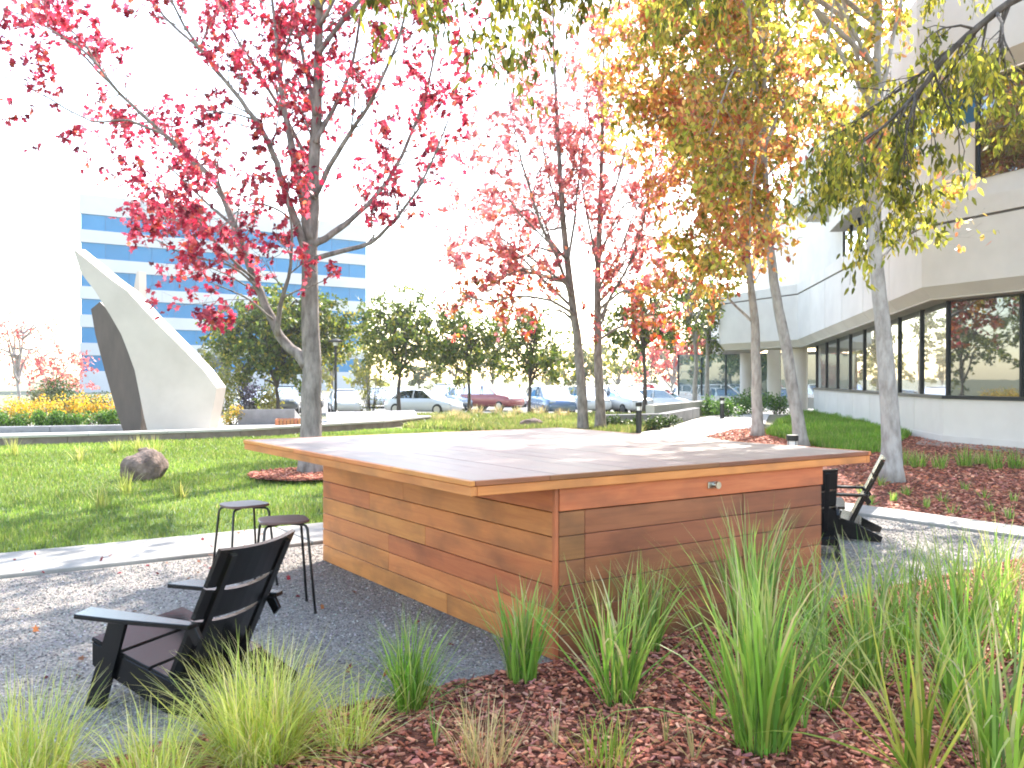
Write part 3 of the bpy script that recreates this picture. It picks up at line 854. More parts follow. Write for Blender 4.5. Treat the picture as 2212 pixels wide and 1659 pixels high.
def slat_box(loc, rz, w, d, h, label):
    t = empty("planter_box", loc, rz, label, "planter")
    MB().box((-w / 2 + .03, -d / 2 + .03, 0.0), (w / 2 - .03, d / 2 - .03, h - .04)).build("liner", M['core'], t)
    n = int(w / 0.105)
    for s in (-1, 1):
        for i in range(n):
            x = -w / 2 + (i + .5) * w / n
            o = MB().box((-h / 2, -0.045, -0.011), (h / 2, 0.045, 0.011)).build("slat", M['orangewood'], t, bevel=0.003, loc=(x, s * d / 2, h / 2), rot=(R(90), R(90), 0))
        k = int(d / 0.105)
        for i in range(k):
            y = -d / 2 + (i + .5) * d / k
            MB().box((-h / 2, -0.045, -0.011), (h / 2, 0.045, 0.011)).build("slat", M['orangewood'], t, bevel=0.003, loc=(s * (w / 2), y, h / 2), rot=(0, R(90), 0))
p = G(640, 931); slat_box((p.x, p.y, 0.02), R(10), 1.2, 0.6, 0.36, "orange slatted wooden planter box beside the main trunk")

def boulder(name, loc, size, seed, label):
    bm = bmesh.new()
    bmesh.ops.create_icosphere(bm, subdivisions=4, radius=1.0)
    r_ = np.random.default_rng(seed)
    dirs = r_.normal(size=(22, 3)); dirs /= np.linalg.norm(dirs, axis=1)[:, None]
    cut = r_.uniform(0.62, 0.95, 22)
    ph = r_.uniform(0, 6, 9)
    for v in bm.verts:
        n = np.array(v.co)
        k = 1.0
        for dd, c in zip(dirs, cut):
            q = float(n @ dd)
            if q > 1e-3: k = min(k, c / q)
        k *= 1 + 0.05 * math.sin(5 * n[0] + ph[0]) * math.sin(6 * n[1] + ph[1]) + 0.03 * math.sin(13 * n[2] + ph[2]) * math.sin(11 * n[0] + ph[3])
        v.co = Vector((n[0] * k * size[0], n[1] * k * size[1], n[2] * k * size[2]))
    me = bpy.data.meshes.new(name); bm.to_mesh(me); bm.free()
    me.polygons.foreach_set("use_smooth", [True] * len(me.polygons))
    return tag(link(name, me, M['boulder'], None, loc), label, "boulder")
p = G(298, 1040); boulder("boulder", (p.x, p.y + .25, 0.13), (0.36, 0.38, 0.40), 5, "rounded brown boulder lying on the lawn at left")
p = G(1147, 926); boulder("boulder", (p.x, p.y, 0.10), (0.40, 0.35, 0.26), 9, "small grey-brown boulder in the planting behind the bar table")
p = G(350, 985); boulder("boulder", (p.x - .6, p.y + .8, 0.02), (0.30, 0.22, 0.10), 12, "small flat stone in the lawn behind the big boulder")

# ------------------------------------------------------------------ leaves and trees
STAR = []
for k in range(5):
    a = -2.35 + k * 1.175
    STAR.append((0.5 + 0.52 * math.cos(a), 0.5 * math.sin(a)))
    if k < 4:
        a2 = a + 0.59
        STAR.append((0.5 + 0.22 * math.cos(a2), 0.22 * math.sin(a2)))
TEMPL = {
    'star': np.array([(0.0, 0.0, 0.0)] + [(x, y, -0.25 * abs(y)) for x, y in STAR]),
    'oval': np.array([(0, 0, 0), (0.35, -0.27, -0.06), (0.75, -0.2, -0.06), (1, 0, -0.02), (0.75, 0.2, -0.06), (0.35, 0.27, -0.06)]),
    'lance': np.array([(0, 0, 0), (0.3, -0.17, -0.02), (0.7, -0.12, -0.05), (1, 0, -0.12), (0.7, 0.12, -0.05), (0.3, 0.17, -0.02)]),
}

def poly_mesh(name, verts, counts, cols):
    """verts (N,3) used once each, in order; counts = corners per face; cols per face (F,3)"""
    me = bpy.data.meshes.new(name)
    nv = len(verts)
    me.vertices.add(nv)
    me.vertices.foreach_set("co", np.ascontiguousarray(verts, dtype=np.float32).ravel())
    me.loops.add(nv)
    me.loops.foreach_set("vertex_index", np.arange(nv, dtype=np.int32))
    counts = np.asarray(counts, dtype=np.int32)
    me.polygons.add(len(counts))
    starts = np.concatenate([[0], np.cumsum(counts)[:-1]]).astype(np.int32)
    me.polygons.foreach_set("loop_start", starts)
    me.update(calc_edges=True)
    at = me.attributes.new("col", 'FLOAT_COLOR', 'POINT')
    c = np.ones((nv, 4), dtype=np.float32)
    c[:, :3] = np.repeat(cols, counts, axis=0)
    at.data.foreach_set("color", c.ravel())
    return me

def leaves_mesh(name, pos, size, cols, shape='star', droop=0.5, upn=0.6, r_=rng):
    n = len(pos)
    T = TEMPL[shape]
    a = r_.normal(size=(n, 3)); a[:, 2] -= droop * 1.5
    a /= np.linalg.norm(a, axis=1)[:, None]
    nn = r_.normal(size=(n, 3)); nn[:, 2] += upn * 1.5
    nn -= a * (nn * a).sum(1)[:, None]
    nn /= np.linalg.norm(nn, axis=1)[:, None] + 1e-9
    b = np.cross(nn, a)
    V = pos[:, None, :] + size[:, None, None] * (T[None, :, 0:1] * a[:, None, :] + T[None, :, 1:2] * b[:, None, :] + T[None, :, 2:3] * nn[:, None, :])
    return poly_mesh(name, V.reshape(-1, 3), np.full(n, len(T)), cols)

def palette(n, cols, w, jit=0.18, r_=rng):
    cols = np.array(cols); w = np.array(w, float); w /= w.sum()
    i = r_.choice(len(cols), n, p=w)
    return np.clip(cols[i] * (1 + r_.normal(0, jit, (n, 1))) * (1 + r_.normal(0, 0.06, (n, 3))), 0.003, 0.95)

def lerp_line(pts, t):
    x = t * (len(pts) - 1)
    i = min(int(x), len(pts) - 2)
    return pts[i].lerp(pts[i + 1], x - i), (pts[i + 1] - pts[i]).normalized()

def smooth_line(pts, k=3):
    """Catmull-Rom through the points"""
    out = []
    n = len(pts)
    for i in range(n - 1):
        p0, p1, p2, p3 = pts[max(i - 1, 0)], pts[i], pts[i + 1], pts[min(i + 2, n - 1)]
        for j in range(k):
            t = j / k
            out.append(0.5 * ((2 * p1) + (p2 - p0) * t + (2 * p0 - 5 * p1 + 4 * p2 - p3) * t * t + (3 * p1 - p0 - 3 * p2 + p3) * t ** 3))
    out.append(pts[-1])
    return out

def rvec(rr): 
    v = Vector((rr.gauss(0, 1), rr.gauss(0, 1), rr.gauss(0, 1)))
    return v.normalized()

def build_tree(name, label, base, limbs, bark, leafm, palf, seed=1, n1=10, l1=(0.8, 1.8), n2=4, l2=(0.3, 0.7), nleaf=9, lsize=(0.09, 0.13), shape='star', up=0.35, droop=0.5, tmin=0.3, spread=0.10, group=None, accept=None, sag=0.0, keep=1.0):
    """limbs: list of (points, r0, r1); the first is the trunk. Twigs and leaves grow on all of them."""
    rr = random.Random(seed)
    r_ = np.random.default_rng(seed)
    root = empty(name, base, 0, label, "tree", group)
    B = Vector(base)
    tm, bmh = MB(), MB()
    twigs = []
    for li, (pts, r0, r1) in enumerate(limbs):
        pts = smooth_line([Vector(p) for p in pts], 3)
        n = len(pts)
        pts = [p + (rvec(rr) * 0.012 if 0 < i < n - 1 else Vector()) for i, p in enumerate(pts)]
        rad = [r0 + (r1 - r0) * (i / (n - 1)) ** 0.9 for i in range(n)]
        if li == 0:
            rad[0] *= 1.35; rad[1] *= 1.12
        (tm if li == 0 else bmh).tube([p - B for p in pts], rad, 10 if r0 > 0.08 else 7)
        Ltot = sum((pts[i + 1] - pts[i]).length for i in range(n - 1))
        cnt = max(2, int(n1 * Ltot / 4.0 * (1 - tmin)))
        for k in range(cnt + 1):
            t = tmin + (1 - tmin) * (k + rr.random() * 0.9) / (cnt + 1) if k < cnt else 0.999
            if li == 0 and t < max(tmin, 0.45): continue
            p, tg = lerp_line(pts, min(t, 0.999))
            side = rvec(rr); side = (side - tg * side.dot(tg)).normalized()
            dr = (side * (0.9 if k < cnt else 0.2) + tg * 0.75 + Vector((0, 0, up)) * rr.uniform(0.3, 1.2)).normalized()
            L_ = rr.uniform(*l1) * (1.15 - 0.5 * t)
            rt = (r0 + (r1 - r0) * t)
            q = [p]
            d = dr.copy()
            sg = sag * rr.uniform(0.3, 1.4)
            for j in range(4):
                d = (d + rvec(rr) * 0.22 + Vector((0, 0, up * 0.15 - sg * (j + 1) * 0.25))).normalized()
                q.append(q[-1] + d * L_ / 4)
            rb = min(rt * 0.5, 0.006 + 0.012 * L_)
            bmh.tube([x - B for x in q], [rb, rb * .8, rb * .62, rb * .45, rb * .28], 5, cap=False)
            for m2 in range(n2):
                t2 = 0.25 + 0.75 * (m2 + rr.random()) / n2
                p2, tg2 = lerp_line(q, min(t2, .999))
                s2 = rvec(rr)
                d2 = (s2 * 0.8 + tg2 * 0.7 + Vector((0, 0, up * 0.5 - sag * 0.8))).normalized()
                L2 = rr.uniform(*l2)
                e = [p2, p2 + d2 * L2 * .5 + rvec(rr) * .03, p2 + (d2 + rvec(rr) * .25 - Vector((0, 0, sag * .6))).normalized() * L2]
                bmh.tube([x - B for x in e], [rb * .45, rb * .35, 0.0022], 3, cap=False)
                twigs.append(e)
    tm.build("trunk", bark, root, smooth=True)
    bmh.build("branches", bark, root, smooth=True)
    pos = []
    for e in twigs:
        if keep < 1.0 and rr.random() > keep: continue
        m_ = max(1, int(rr.gauss(nleaf, nleaf * 0.45)))
        for j in range(m_):
            t = rr.uniform(0.15, 1.05)
            p = e[0].lerp(e[2], t) + rvec(rr) * rr.uniform(0.0, spread)
            if accept is None or accept(p): pos.append(p)
    pos = np.array([tuple(p) for p in pos])
    cols = palf(pos, r_)
    sz = r_.uniform(lsize[0], lsize[1], len(pos))
    me = leaves_mesh("crown", pos - np.array(tuple(B)), sz, cols, shape, droop, r_=r_)
    link("crown", me, leafm, root)
    return root

def crown_limbs(trunk, targets, rr, r0=0.05, t0=(0.45, 0.95)):
    out = []
    for tg in targets:
        t = rr.uniform(*t0)
        p, d = lerp_line(trunk, t)
        mid = p.lerp(tg, 0.5) + Vector((0, 0, 0.25 * (tg - p).length)) + rvec(rr) * 0.2
        out.append(([p, p.lerp(mid, .55) + rvec(rr) * .08, mid, mid.lerp(tg, .55) + rvec(rr) * .1, tg], r0 * (1.2 - .5 * t), 0.010))
    return out
def targets_in(rr, c, rad, n):
    out = []
    for _ in range(n):
        v = rvec(rr) * rr.uniform(0.55, 1.0)
        out.append(Vector((c[0] + v.x * rad[0], c[1] + v.y * rad[1], c[2] + v.z * rad[2])))
    return out
RED = [(0.42, 0.05, 0.085), (0.56, 0.11, 0.15), (0.24, 0.025, 0.05), (0.52, 0.12, 0.085), (0.13, 0.02, 0.035)]
def pal_red(pos, r_):
    return palette(len(pos), RED, [4, 3.2, 1.8, 1.2, 0.9], r_=r_)
def pal_red2(pos, r_):
    c = palette(len(pos), [(0.54, 0.14, 0.16), (0.68, 0.27, 0.26), (0.62, 0.27, 0.16), (0.36, 0.07, 0.09)], [3, 3, 2, 1.2], r_=r_)
    low = pos[:, 2] < 4.6
    o = palette(len(pos), [(0.50, 0.15, 0.04), (0.42, 0.22, 0.05), (0.48, 0.06, 0.05), (0.20, 0.17, 0.03)], [3, 1.5, 2, 1], r_=r_)
    pick = low & (r_.random(len(pos)) < 0.45)
    c[pick] = o[pick]
    hi = (pos[:, 2] > 5.6) & (r_.random(len(pos)) < 0.6)
    c[hi] = c[hi] * 0.5 + np.array([[0.36, 0.19, 0.20]])
    return c
def pal_autumn(bias):
    def f(pos, r_):
        n = len(pos)
        warm = palette(n, [(0.60, 0.24, 0.12), (0.66, 0.38, 0.12), (0.50, 0.15, 0.10), (0.70, 0.52, 0.18)], [3, 3, 1.4, 2.5], r_=r_)
        cool = palette(n, [(0.40, 0.38, 0.07), (0.26, 0.27, 0.045), (0.60, 0.54, 0.12), (0.17, 0.18, 0.03)], [3, 2, 3, 1.2], r_=r_)
        k = bias + 0.42 * np.sin(pos[:, 0] * 1.3 + pos[:, 2] * 0.9) * np.sin(pos[:, 2] * 1.7 - pos[:, 1] * 0.8)
        m_ = r_.random(n) < k
        cool[m_] = warm[m_]
        return cool
    return f
def pal_near(pos, r_):
    return palette(len(pos), [(0.20, 0.205, 0.035), (0.36, 0.34, 0.055), (0.10, 0.112, 0.022), (0.55, 0.46, 0.075)], [3, 2.6, 2.6, 1.3], r_=r_)
def pal_green(a=0.0):
    def f(pos, r_):
        return palette(len(pos), [(0.10, 0.14, 0.025), (0.16, 0.20, 0.035), (0.07, 0.10, 0.025), (0.28 + a, 0.27 + a * .6, 0.045)], [3, 3, 2, 0.8 + a * 6], r_=r_)
    return f

# ---- the main red tree: limbs read from the photograph, given depth; the unseen last ones added for shade
D0 = 15.0
def pl(pts, dz):
    n = len(pts)
    return [P(x, y, D0 + dz * (i / (n - 1)) ** 1.2) for i, (x, y) in enumerate(pts)]
tb = G(672, 1031)
main = [
    (([Vector((tb.x, tb.y, -0.05))] + pl([(672, 900), (673, 760), (669, 600), (673, 500), (680, 350), (686, 200), (691, 0), (700, -240), (706, -520)], 0.2)), 0.20, 0.03),
    (pl([(662, 790), (640, 762), (612, 738), (588, 690), (548, 600), (508, 490), (470, 400), (400, 330), (330, 268), (262, 205), (190, 130), (120, 60)], 1.2), 0.10, 0.012),
    (pl([(600, 725), (604, 665), (622, 600), (632, 520), (622, 430)], -0.8), 0.05, 0.012),
    (pl([(668, 560), (640, 480), (612, 400), (590, 330), (556, 265), (500, 190), (440, 115), (385, 30), (340, -80)], -1.3), 0.075, 0.012),
    (pl([(670, 520), (648, 400), (628, 300), (612, 220), (600, 110), (588, 0), (570, -180)], 0.8), 0.085, 0.014),
    (pl([(676, 530), (720, 505), (775, 460), (835, 395), (885, 300), (925, 190), (948, 60), (960, -80)], 1.5), 0.065, 0.010),
    (pl([(676, 560), (730, 545), (800, 525), (862, 465), (920, 380), (962, 280), (985, 190)], -1.0), 0.05, 0.008),
    (pl([(678, 430), (712, 360), (755, 290), (800, 225), (848, 120), (880, 10), (900, -120)], -1.8), 0.055, 0.010),
    (pl([(682, 310), (720, 240), (756, 160), (775, 60), (790, -60), (800, -200)], 1.4), 0.05, 0.010),
    (pl([(684, 250), (660, 140), (640, 40), (620, -120), (590, -300)], 2.0), 0.045, 0.010),
    (pl([(508, 490), (450, 440), (390, 385), (350, 350), (300, 330)], 1.8), 0.030, 0.007),
    (pl([(550, 605), (500, 560), (455, 510), (420, 470), (370, 430)], -1.6), 0.028, 0.007),
    (pl([(360, 295), (280, 262), (200, 262), (110, 215), (30, 175), (-50, 150)], -1.0), 0.022, 0.006),
    (pl([(262, 205), (190, 120), (120, 70), (40, 30), (-60, 0)], -0.6), 0.022, 0.006),
    (pl([(340, 275), (240, 180), (170, 80), (90, 10), (20, -60)], 1.6), 0.024, 0.006),
    (pl([(672, 470), (655, 330), (560, 160), (500, 60), (450, -60)], 2.4), 0.05, 0.010),
    (pl([(690, 60), (760, -60), (850, -160), (930, -260)], -1.5), 0.04, 0.010),
    (pl([(690, 20), (600, -120), (480, -230), (360, -300)], -1.2), 0.045, 0.010),
    (pl([(440, 115), (360, 40), (280, -60), (200, -140)], 0.4), 0.03, 0.008),
    (pl([(560, 625), (500, 575), (440, 560), (390, 545), (340, 520)], -0.9), 0.024, 0.006),
    (pl([(530, 550), (470, 500), (410, 480), (350, 470), (320, 440)], 1.2), 0.024, 0.006),
    (pl([(590, 690), (540, 650), (490, 625), (450, 610)], -1.5), 0.020, 0.006),
    (pl([(640, 480), (590, 450), (545, 440), (500, 470), (460, 520)], -1.8), 0.022, 0.006),
    (pl([(690, 20), (780, -120), (900, -220), (1020, -290), (1130, -330)], 0.8), 0.05, 0.010),  # unseen boughs from here down, added to shade patio and lawn
    (pl([(688, 120), (790, -10), (900, -110), (1010, -160), (1110, -190)], 2.6), 0.05, 0.010),
    (pl([(696, -100), (800, -260), (920, -360), (1060, -420), (1180, -440)], 2.0), 0.05, 0.010),
    (pl([(696, -140), (740, -320), (840, -460), (960, -540)], -0.6), 0.05, 0.010),
    (pl([(692, -60), (610, -200), (500, -300), (380, -360), (260, -380)], 1.6), 0.05, 0.010),
    (pl([(696, -160), (600, -330), (470, -440), (330, -500)], 0.4), 0.05, 0.010),
    (pl([(700, -240), (660, -420), (580, -560), (480, -640)], -1.4), 0.05, 0.010),
    (pl([(702, -260), (760, -430), (820, -580), (850, -700)], 1.4), 0.05, 0.010),
]
build_tree("red_maple_tree", "large red-leaved tree with a grey trunk behind the bar table at left", (tb.x, tb.y, 0), main, M['bark_grey'], M['leaf_red'], pal_red,
           seed=11, n1=18, l1=(0.55, 1.35), n2=5, l2=(0.22, 0.55), nleaf=9, lsize=(0.08, 0.14), tmin=0.30, up=0.25, droop=0.4, spread=0.07)

# ---- two slim red trees beyond the table
def px_limbs(d, specs):
    return [([P(x, y, d + dz * (i / max(1, len(pts) - 1))) for i, (x, y) in enumerate(pts)], r0, r1) for pts, dz, r0, r1 in specs]
b1 = G(1259, 934); b2 = G(1297, 931)
specs1 = [([(1258, 870), (1250, 760), (1236, 650), (1222, 540), (1212, 420), (1207, 330), (1200, 200), (1195, 60), (1190, -60)], 0.5, 0.17, 0.02),
          ([(1232, 640), (1205, 560), (1170, 490), (1142, 400), (1118, 320), (1105, 240), (1090, 150)], -1.2, 0.06, 0.012),
          ([(1226, 570), (1240, 480), (1250, 390), (1262, 290), (1268, 180), (1270, 70)], 1.2, 0.05, 0.012),
          ([(1240, 680), (1190, 650), (1120, 640), (1060, 650), (1010, 640), (975, 600)], -1.0, 0.05, 0.010),
          ([(1216, 480), (1190, 400), (1170, 300), (1160, 200), (1150, 100)], 1.5, 0.04, 0.010),
          ([(1230, 620), (1150, 560), (1090, 520), (1040, 480), (1000, 440)], 1.4, 0.045, 0.010),
          ([(1224, 560), (1130, 470), (1080, 400), (1050, 330)], -1.6, 0.035, 0.008)]
specs2 = [([(1296, 860), (1292, 760), (1290, 650), (1293, 540), (1297, 420), (1300, 300), (1303, 160), (1306, 20)], 0.4, 0.17, 0.02),
          ([(1291, 700), (1320, 640), (1360, 570), (1390, 480), (1405, 380), (1412, 270)], -1.3, 0.055, 0.012),
          ([(1292, 590), (1275, 500), (1258, 410), (1248, 300), (1244, 190)], 1.2, 0.05, 0.012),
          ([(1290, 740), (1330, 710), (1385, 690), (1430, 640), (1455, 580)], 1.4, 0.05, 0.012),
          ([(1295, 480), (1330, 400), (1355, 300), (1365, 180), (1370, 60)], 1.3, 0.045, 0.012),
          ([(1294, 620), (1340, 540), (1375, 450), (1440, 380)], -1.6, 0.045, 0.012)]
rr = random.Random(20)
lim1 = px_limbs(b1.y, specs1); lim1[0] = ([Vector((b1.x, b1.y, -0.05))] + lim1[0][0], lim1[0][1], lim1[0][2])
lim2 = px_limbs(b2.y, specs2); lim2[0] = ([Vector((b2.x, b2.y, -0.05))] + lim2[0][0], lim2[0][1], lim2[0][2])
lim1 += crown_limbs(lim1[0][0], [P(x, y, b1.y + rr.uniform(-1.8, 1.8)) for x, y in [(1000, 560), (1040, 630), (1100, 590), (1060, 480), (1120, 690), (1005, 680), (1150, 610), (1110, 430), (1180, 690)]], rr, 0.05, (0.28, 0.5))
lim2 += crown_limbs(lim2[0][0], [P(x, y, b2.y + rr.uniform(-1.8, 1.8)) for x, y in [(1350, 610), (1400, 660), (1435, 570), (1345, 470), (1395, 430), (1420, 700), (1340, 700), (1380, 560)]], rr, 0.05, (0.28, 0.5))
build_tree("red_maple_tree", "left one of the two slim red trees standing close together mid-picture", (b1.x, b1.y, 0), lim1, M['bark_grey'], M['leaf_red'], pal_red2,
           seed=21, n1=17, l1=(0.8, 1.7), n2=5, l2=(0.3, 0.7), nleaf=10, lsize=(0.12, 0.20), tmin=0.28, up=0.3, droop=0.4, spread=0.14, keep=0.58)
build_tree("red_maple_tree", "right one of the two slim red trees standing close together mid-picture", (b2.x, b2.y, 0), lim2, M['bark_grey'], M['leaf_red'], pal_red2,
           seed=22, n1=17, l1=(0.8, 1.7), n2=5, l2=(0.3, 0.7), nleaf=10, lsize=(0.12, 0.20), tmin=0.28, up=0.3, droop=0.4, spread=0.14, keep=0.58)

# ---- three pale-barked autumn trees in front of the building
b3 = G(1637, 944)
tr3 = [Vector((b3.x, b3.y, -0.05))] + [P(x, y, b3.y) for x, y in [(1634, 850), (1631, 720), (1624, 640), (1612, 540), (1600, 420), (1585, 260), (1575, 80)]]
rr = random.Random(31)
lim = [(tr3, 0.17, 0.03)] + [([P(1632, 700, b3.y), P(1600, 672, b3.y), P(1570, 640, b3.y - .4), P(1540, 590, b3.y - .8), P(1520, 520, b3.y - 1)], 0.05, 0.012)] + crown_limbs(tr3, [P(x, y, b3.y + rr.uniform(-2, 2)) for x, y in [(1480, 620), (1500, 480), (1440, 380), (1380, 300), (1330, 210), (1420, 180), (1500, 250), (1560, 350), (1640, 420), (1660, 300), (1520, 90), (1420, 40), (1600, 20), (1680, 140), (1560, 560), (1490, 330), (1350, 80), (1450, -60), (1580, -120)]], rr)
build_tree("autumn_tree", "pale-trunked orange and green tree nearest the path and building columns", (b3.x, b3.y, 0), lim, M['bark_pale'], M['leaf_mix'], pal_autumn(0.62),
           seed=31, n1=24, l1=(0.9, 1.8), n2=5, l2=(0.35, 0.8), nleaf=13, lsize=(0.12, 0.20), shape='oval', tmin=0.4, up=0.15, droop=0.8, spread=0.16, group="autumn trees by the building")
b4 = G(1733, 968)
tr4 = [Vector((b4.x, b4.y, -0.05))] + [P(x, y, b4.y) for x, y in [(1716, 860), (1694, 730), (1676, 640), (1664, 540), (1654, 430), (1648, 300), (1650, 150), (1655, -20), (1660, -150)]]
rr = random.Random(41)
lim = [(tr4, 0.165, 0.03)] + crown_limbs(tr4, [P(x, y, b4.y + rr.uniform(-2.2, 2.2)) for x, y in [(1560, 480), (1600, 380), (1530, 300), (1790, 230), (1700, 250), (1500, 200), (1600, 150), (1680, 80), (1760, 100), (1820, 40), (1560, 40), (1480, 90), (1640, -80), (1740, -100), (1550, -150), (1620, 560)]], rr)
build_tree("autumn_tree", "leaning pale-trunked yellow and orange tree behind the short bollard", (b4.x, b4.y, 0), lim, M['bark_pale'], M['leaf_mix'], pal_autumn(0.48),
           seed=41, n1=24, l1=(0.9, 1.8), n2=5, l2=(0.35, 0.8), nleaf=13, lsize=(0.11, 0.19), shape='oval', tmin=0.4, up=0.1, droop=0.9, spread=0.16, group="autumn trees by the building")
b5 = G(1928, 1040)
tr5 = [Vector((b5.x, b5.y, -0.05))] + [P(x, y, b5.y) for x, y in [(1922, 900), (1912, 760), (1900, 640), (1888, 500), (1892, 380), (1890, 240), (1893, 80), (1890, -120), (1880, -360)]]
rr = random.Random(51)
lim = [(tr5, 0.165, 0.03),
       ([P(1888, 480, b5.y), P(1870, 440, b5.y - .1), P(1862, 400, b5.y - .2), P(1850, 330, b5.y - .3)], 0.05, 0.012),
       ([P(1898, 560, b5.y), P(1925, 535, b5.y - .1), P(1960, 505, b5.y - .2), P(1985, 470, b5.y - .3)], 0.018, 0.006)]
lim += crown_limbs(tr5, [P(x, y, b5.y + rr.uniform(-2.2, 2.0)) for x, y in [(1780, 130), (1700, -20), (1800, -100), (1960, -60), (1900, -250), (1720, -220), (1600, -160), (1500, -260), (1640, -380), (1800, -420), (2000, -380), (1400, -330), (1520, -450), (1750, -560), (1950, -560), (1350, -480)]], rr, 0.05, (0.62, 0.98))
lim += crown_limbs(tr5, [Vector(q) for q in [(-0.6, 14.0, 9.2), (0.6, 13.0, 8.6), (1.2, 15.5, 9.8), (0.2, 16.0, 10.6), (1.8, 12.8, 8.8), (-1.4, 15.0, 10.2), (0.9, 14.4, 11.2), (2.2, 17.0, 11.4), (-0.4, 12.4, 8.3), (0.2, 15.0, 9.0), (1.6, 16.4, 9.3), (-0.9, 13.4, 8.4), (2.4, 13.0, 8.0)]], rr, 0.06, (0.72, 0.98))  # high boughs out of view, added to shade the gravel and table
build_tree("autumn_tree", "tall pale-trunked tree standing between the right chair and the office windows", (b5.x, b5.y, 0), lim, M['bark_pale'], M['leaf_mix'], pal_autumn(0.34),
           seed=51, n1=20, l1=(0.8, 1.6), n2=5, l2=(0.3, 0.7), nleaf=14, lsize=(0.09, 0.15), shape='oval', tmin=0.45, up=0.1, droop=0.9, spread=0.14, group="autumn trees by the building")

# ---- near tree outside the frame on the right, its boughs hanging into the picture
rr = random.Random(61)
b6 = Vector((7.9, 8.4, 0))
tr6 = [b6, b6 + Vector((-.05, .05, 1.5)), b6 + Vector((-.2, .05, 3.0)), b6 + Vector((-.5, .1, 4.4)), b6 + Vector((-.7, .2, 6.0)), b6 + Vector((-.8, .3, 8.0))]
lim = [(tr6, 0.20, 0.03)]
D6 = 8.2
lim += [([tr6[3], P(2330, -60, 8.5), P(2230, -20, D6), P(2150, 30, D6), P(2060, 105, D6), P(1975, 205, D6), P(1905, 275, D6 - .1), P(1860, 310, D6 - .2)], 0.055, 0.008),
        ([P(2060, 105, D6), P(1985, 160, D6 + .4), P(1900, 225, D6 + .6), P(1830, 280, D6 + .7), P(1800, 320, D6 + .8)], 0.022, 0.006),
        ([P(2150, 30, D6), P(2165, 70, D6 - .5), P(2175, 110, D6 - .7)], 0.018, 0.005),
        ([P(1975, 205, D6), P(1960, 270, D6 - .2), P(1955, 320, D6 - .3), P(1962, 370, D6 - .3)], 0.014, 0.004),
        ([P(1905, 290, D6), P(1880, 350, D6 + .3), P(1870, 430, D6 + .4)], 0.012, 0.004),
        ([tr6[4], Vector((6.0, 8.0, 6.3)), Vector((4.0, 7.6, 6.2)), Vector((2.2, 7.2, 5.7)), Vector((1.0, 7.0, 5.2)), Vector((0.35, 6.8, 4.85)), Vector((0.05, 6.7, 4.5))], 0.06, 0.006),
        ([Vector((2.2, 7.2, 5.7)), Vector((1.2, 6.6, 5.5)), Vector((0.2, 6.3, 5.2)), Vector((-0.5, 6.2, 4.85)), Vector((-0.75, 6.1, 4.6))], 0.022, 0.005),
        ([Vector((4.0, 7.6, 6.2)), Vector((2.9, 7.9, 6.0)), Vector((1.9, 8.0, 5.6)), Vector((1.5, 8.0, 5.3))], 0.022, 0.005)]
lim += crown_limbs(tr6, targets_in(rr, (7.6, 9.4, 7.0), (3.2, 3.0, 2.0), 7), rr, 0.06, (0.55, 0.98))
build_tree("overhanging_tree", "green-yellow boughs of a near tree hanging in at the upper right", tuple(b6), lim, M['bark_dark'], M['leaf_mix'], pal_near,
           seed=61, n1=30, l1=(0.45, 1.0), n2=5, l2=(0.22, 0.5), nleaf=15, lsize=(0.06, 0.105), shape='lance', tmin=0.35, up=-0.35, droop=1.6, spread=0.09, sag=0.28)

# ---- green trees in the car park and beyond
def round_tree(name, label, base, h, cr, trunk_h, seed, palf, bark, leafm, lsize=(0.16, 0.26), nl=9, group=None, ntar=16, shape='oval', n1=9, fork=True):
    rr = random.Random(seed)
    B = Vector(base)
    tr = [B + Vector((0, 0, -0.05)), B + Vector((rr.uniform(-.05, .05), 0, trunk_h * .5)), B + Vector((rr.uniform(-.1, .1), 0, trunk_h)), B + Vector((rr.uniform(-.3, .3), rr.uniform(-.3, .3), trunk_h + (h - trunk_h) * .5)), B + Vector((rr.uniform(-.3, .3), rr.uniform(-.3, .3), h * .92))]
    c = (B.x, B.y, B.z + trunk_h * 0.92 + (h - trunk_h) / 2)
    lim = [(tr, 0.035 * h * .55, 0.02)] + crown_limbs(tr, targets_in(rr, c, (cr, cr, (h - trunk_h) / 2), ntar), rr, 0.022 * h * .6, (0.42, 0.9))
    return build_tree(name, label, tuple(B), lim, bark, leafm, palf, seed=seed, n1=n1, l1=(0.5 * cr * .6, cr * .55), n2=3, l2=(0.35, 0.8), nleaf=nl, lsize=lsize, shape=shape, tmin=0.35, up=0.1, droop=0.5, spread=0.25, group=group)
def at(px, d, z=None):
    p = P(px, 815, d)
    return (p.x, p.y, gz(p.x, d) + 0.01 if z is None else z)
GG = "green trees along the car park"
round_tree("green_tree", "broad dense green tree right behind the main red tree's trunk", at(600, 47), 6.6, 3.7, 1.9, 101, pal_green(0.10), M['bark_dark'], M['leaf_green'], nl=19, group=GG, ntar=40, n1=14)
round_tree("green_tree", "green tree with a dark forked trunk right of the lamp post", at(862, 45), 6.3, 2.5, 2.4, 102, pal_green(0.06), M['bark_dark'], M['leaf_green'], nl=16, group=GG, ntar=28)
round_tree("green_tree", "green car-park tree second from the lamp post", at(1012, 47), 5.6, 2.4, 2.3, 103, pal_green(0.06), M['bark_dark'], M['leaf_green'], nl=14, group=GG, ntar=22)
round_tree("green_tree", "small green tree directly left of the slim red pair", at(1142, 45), 5.2, 2.1, 1.9, 104, pal_green(0.03), M['bark_dark'], M['leaf_green'], nl=12, group=GG, ntar=20)
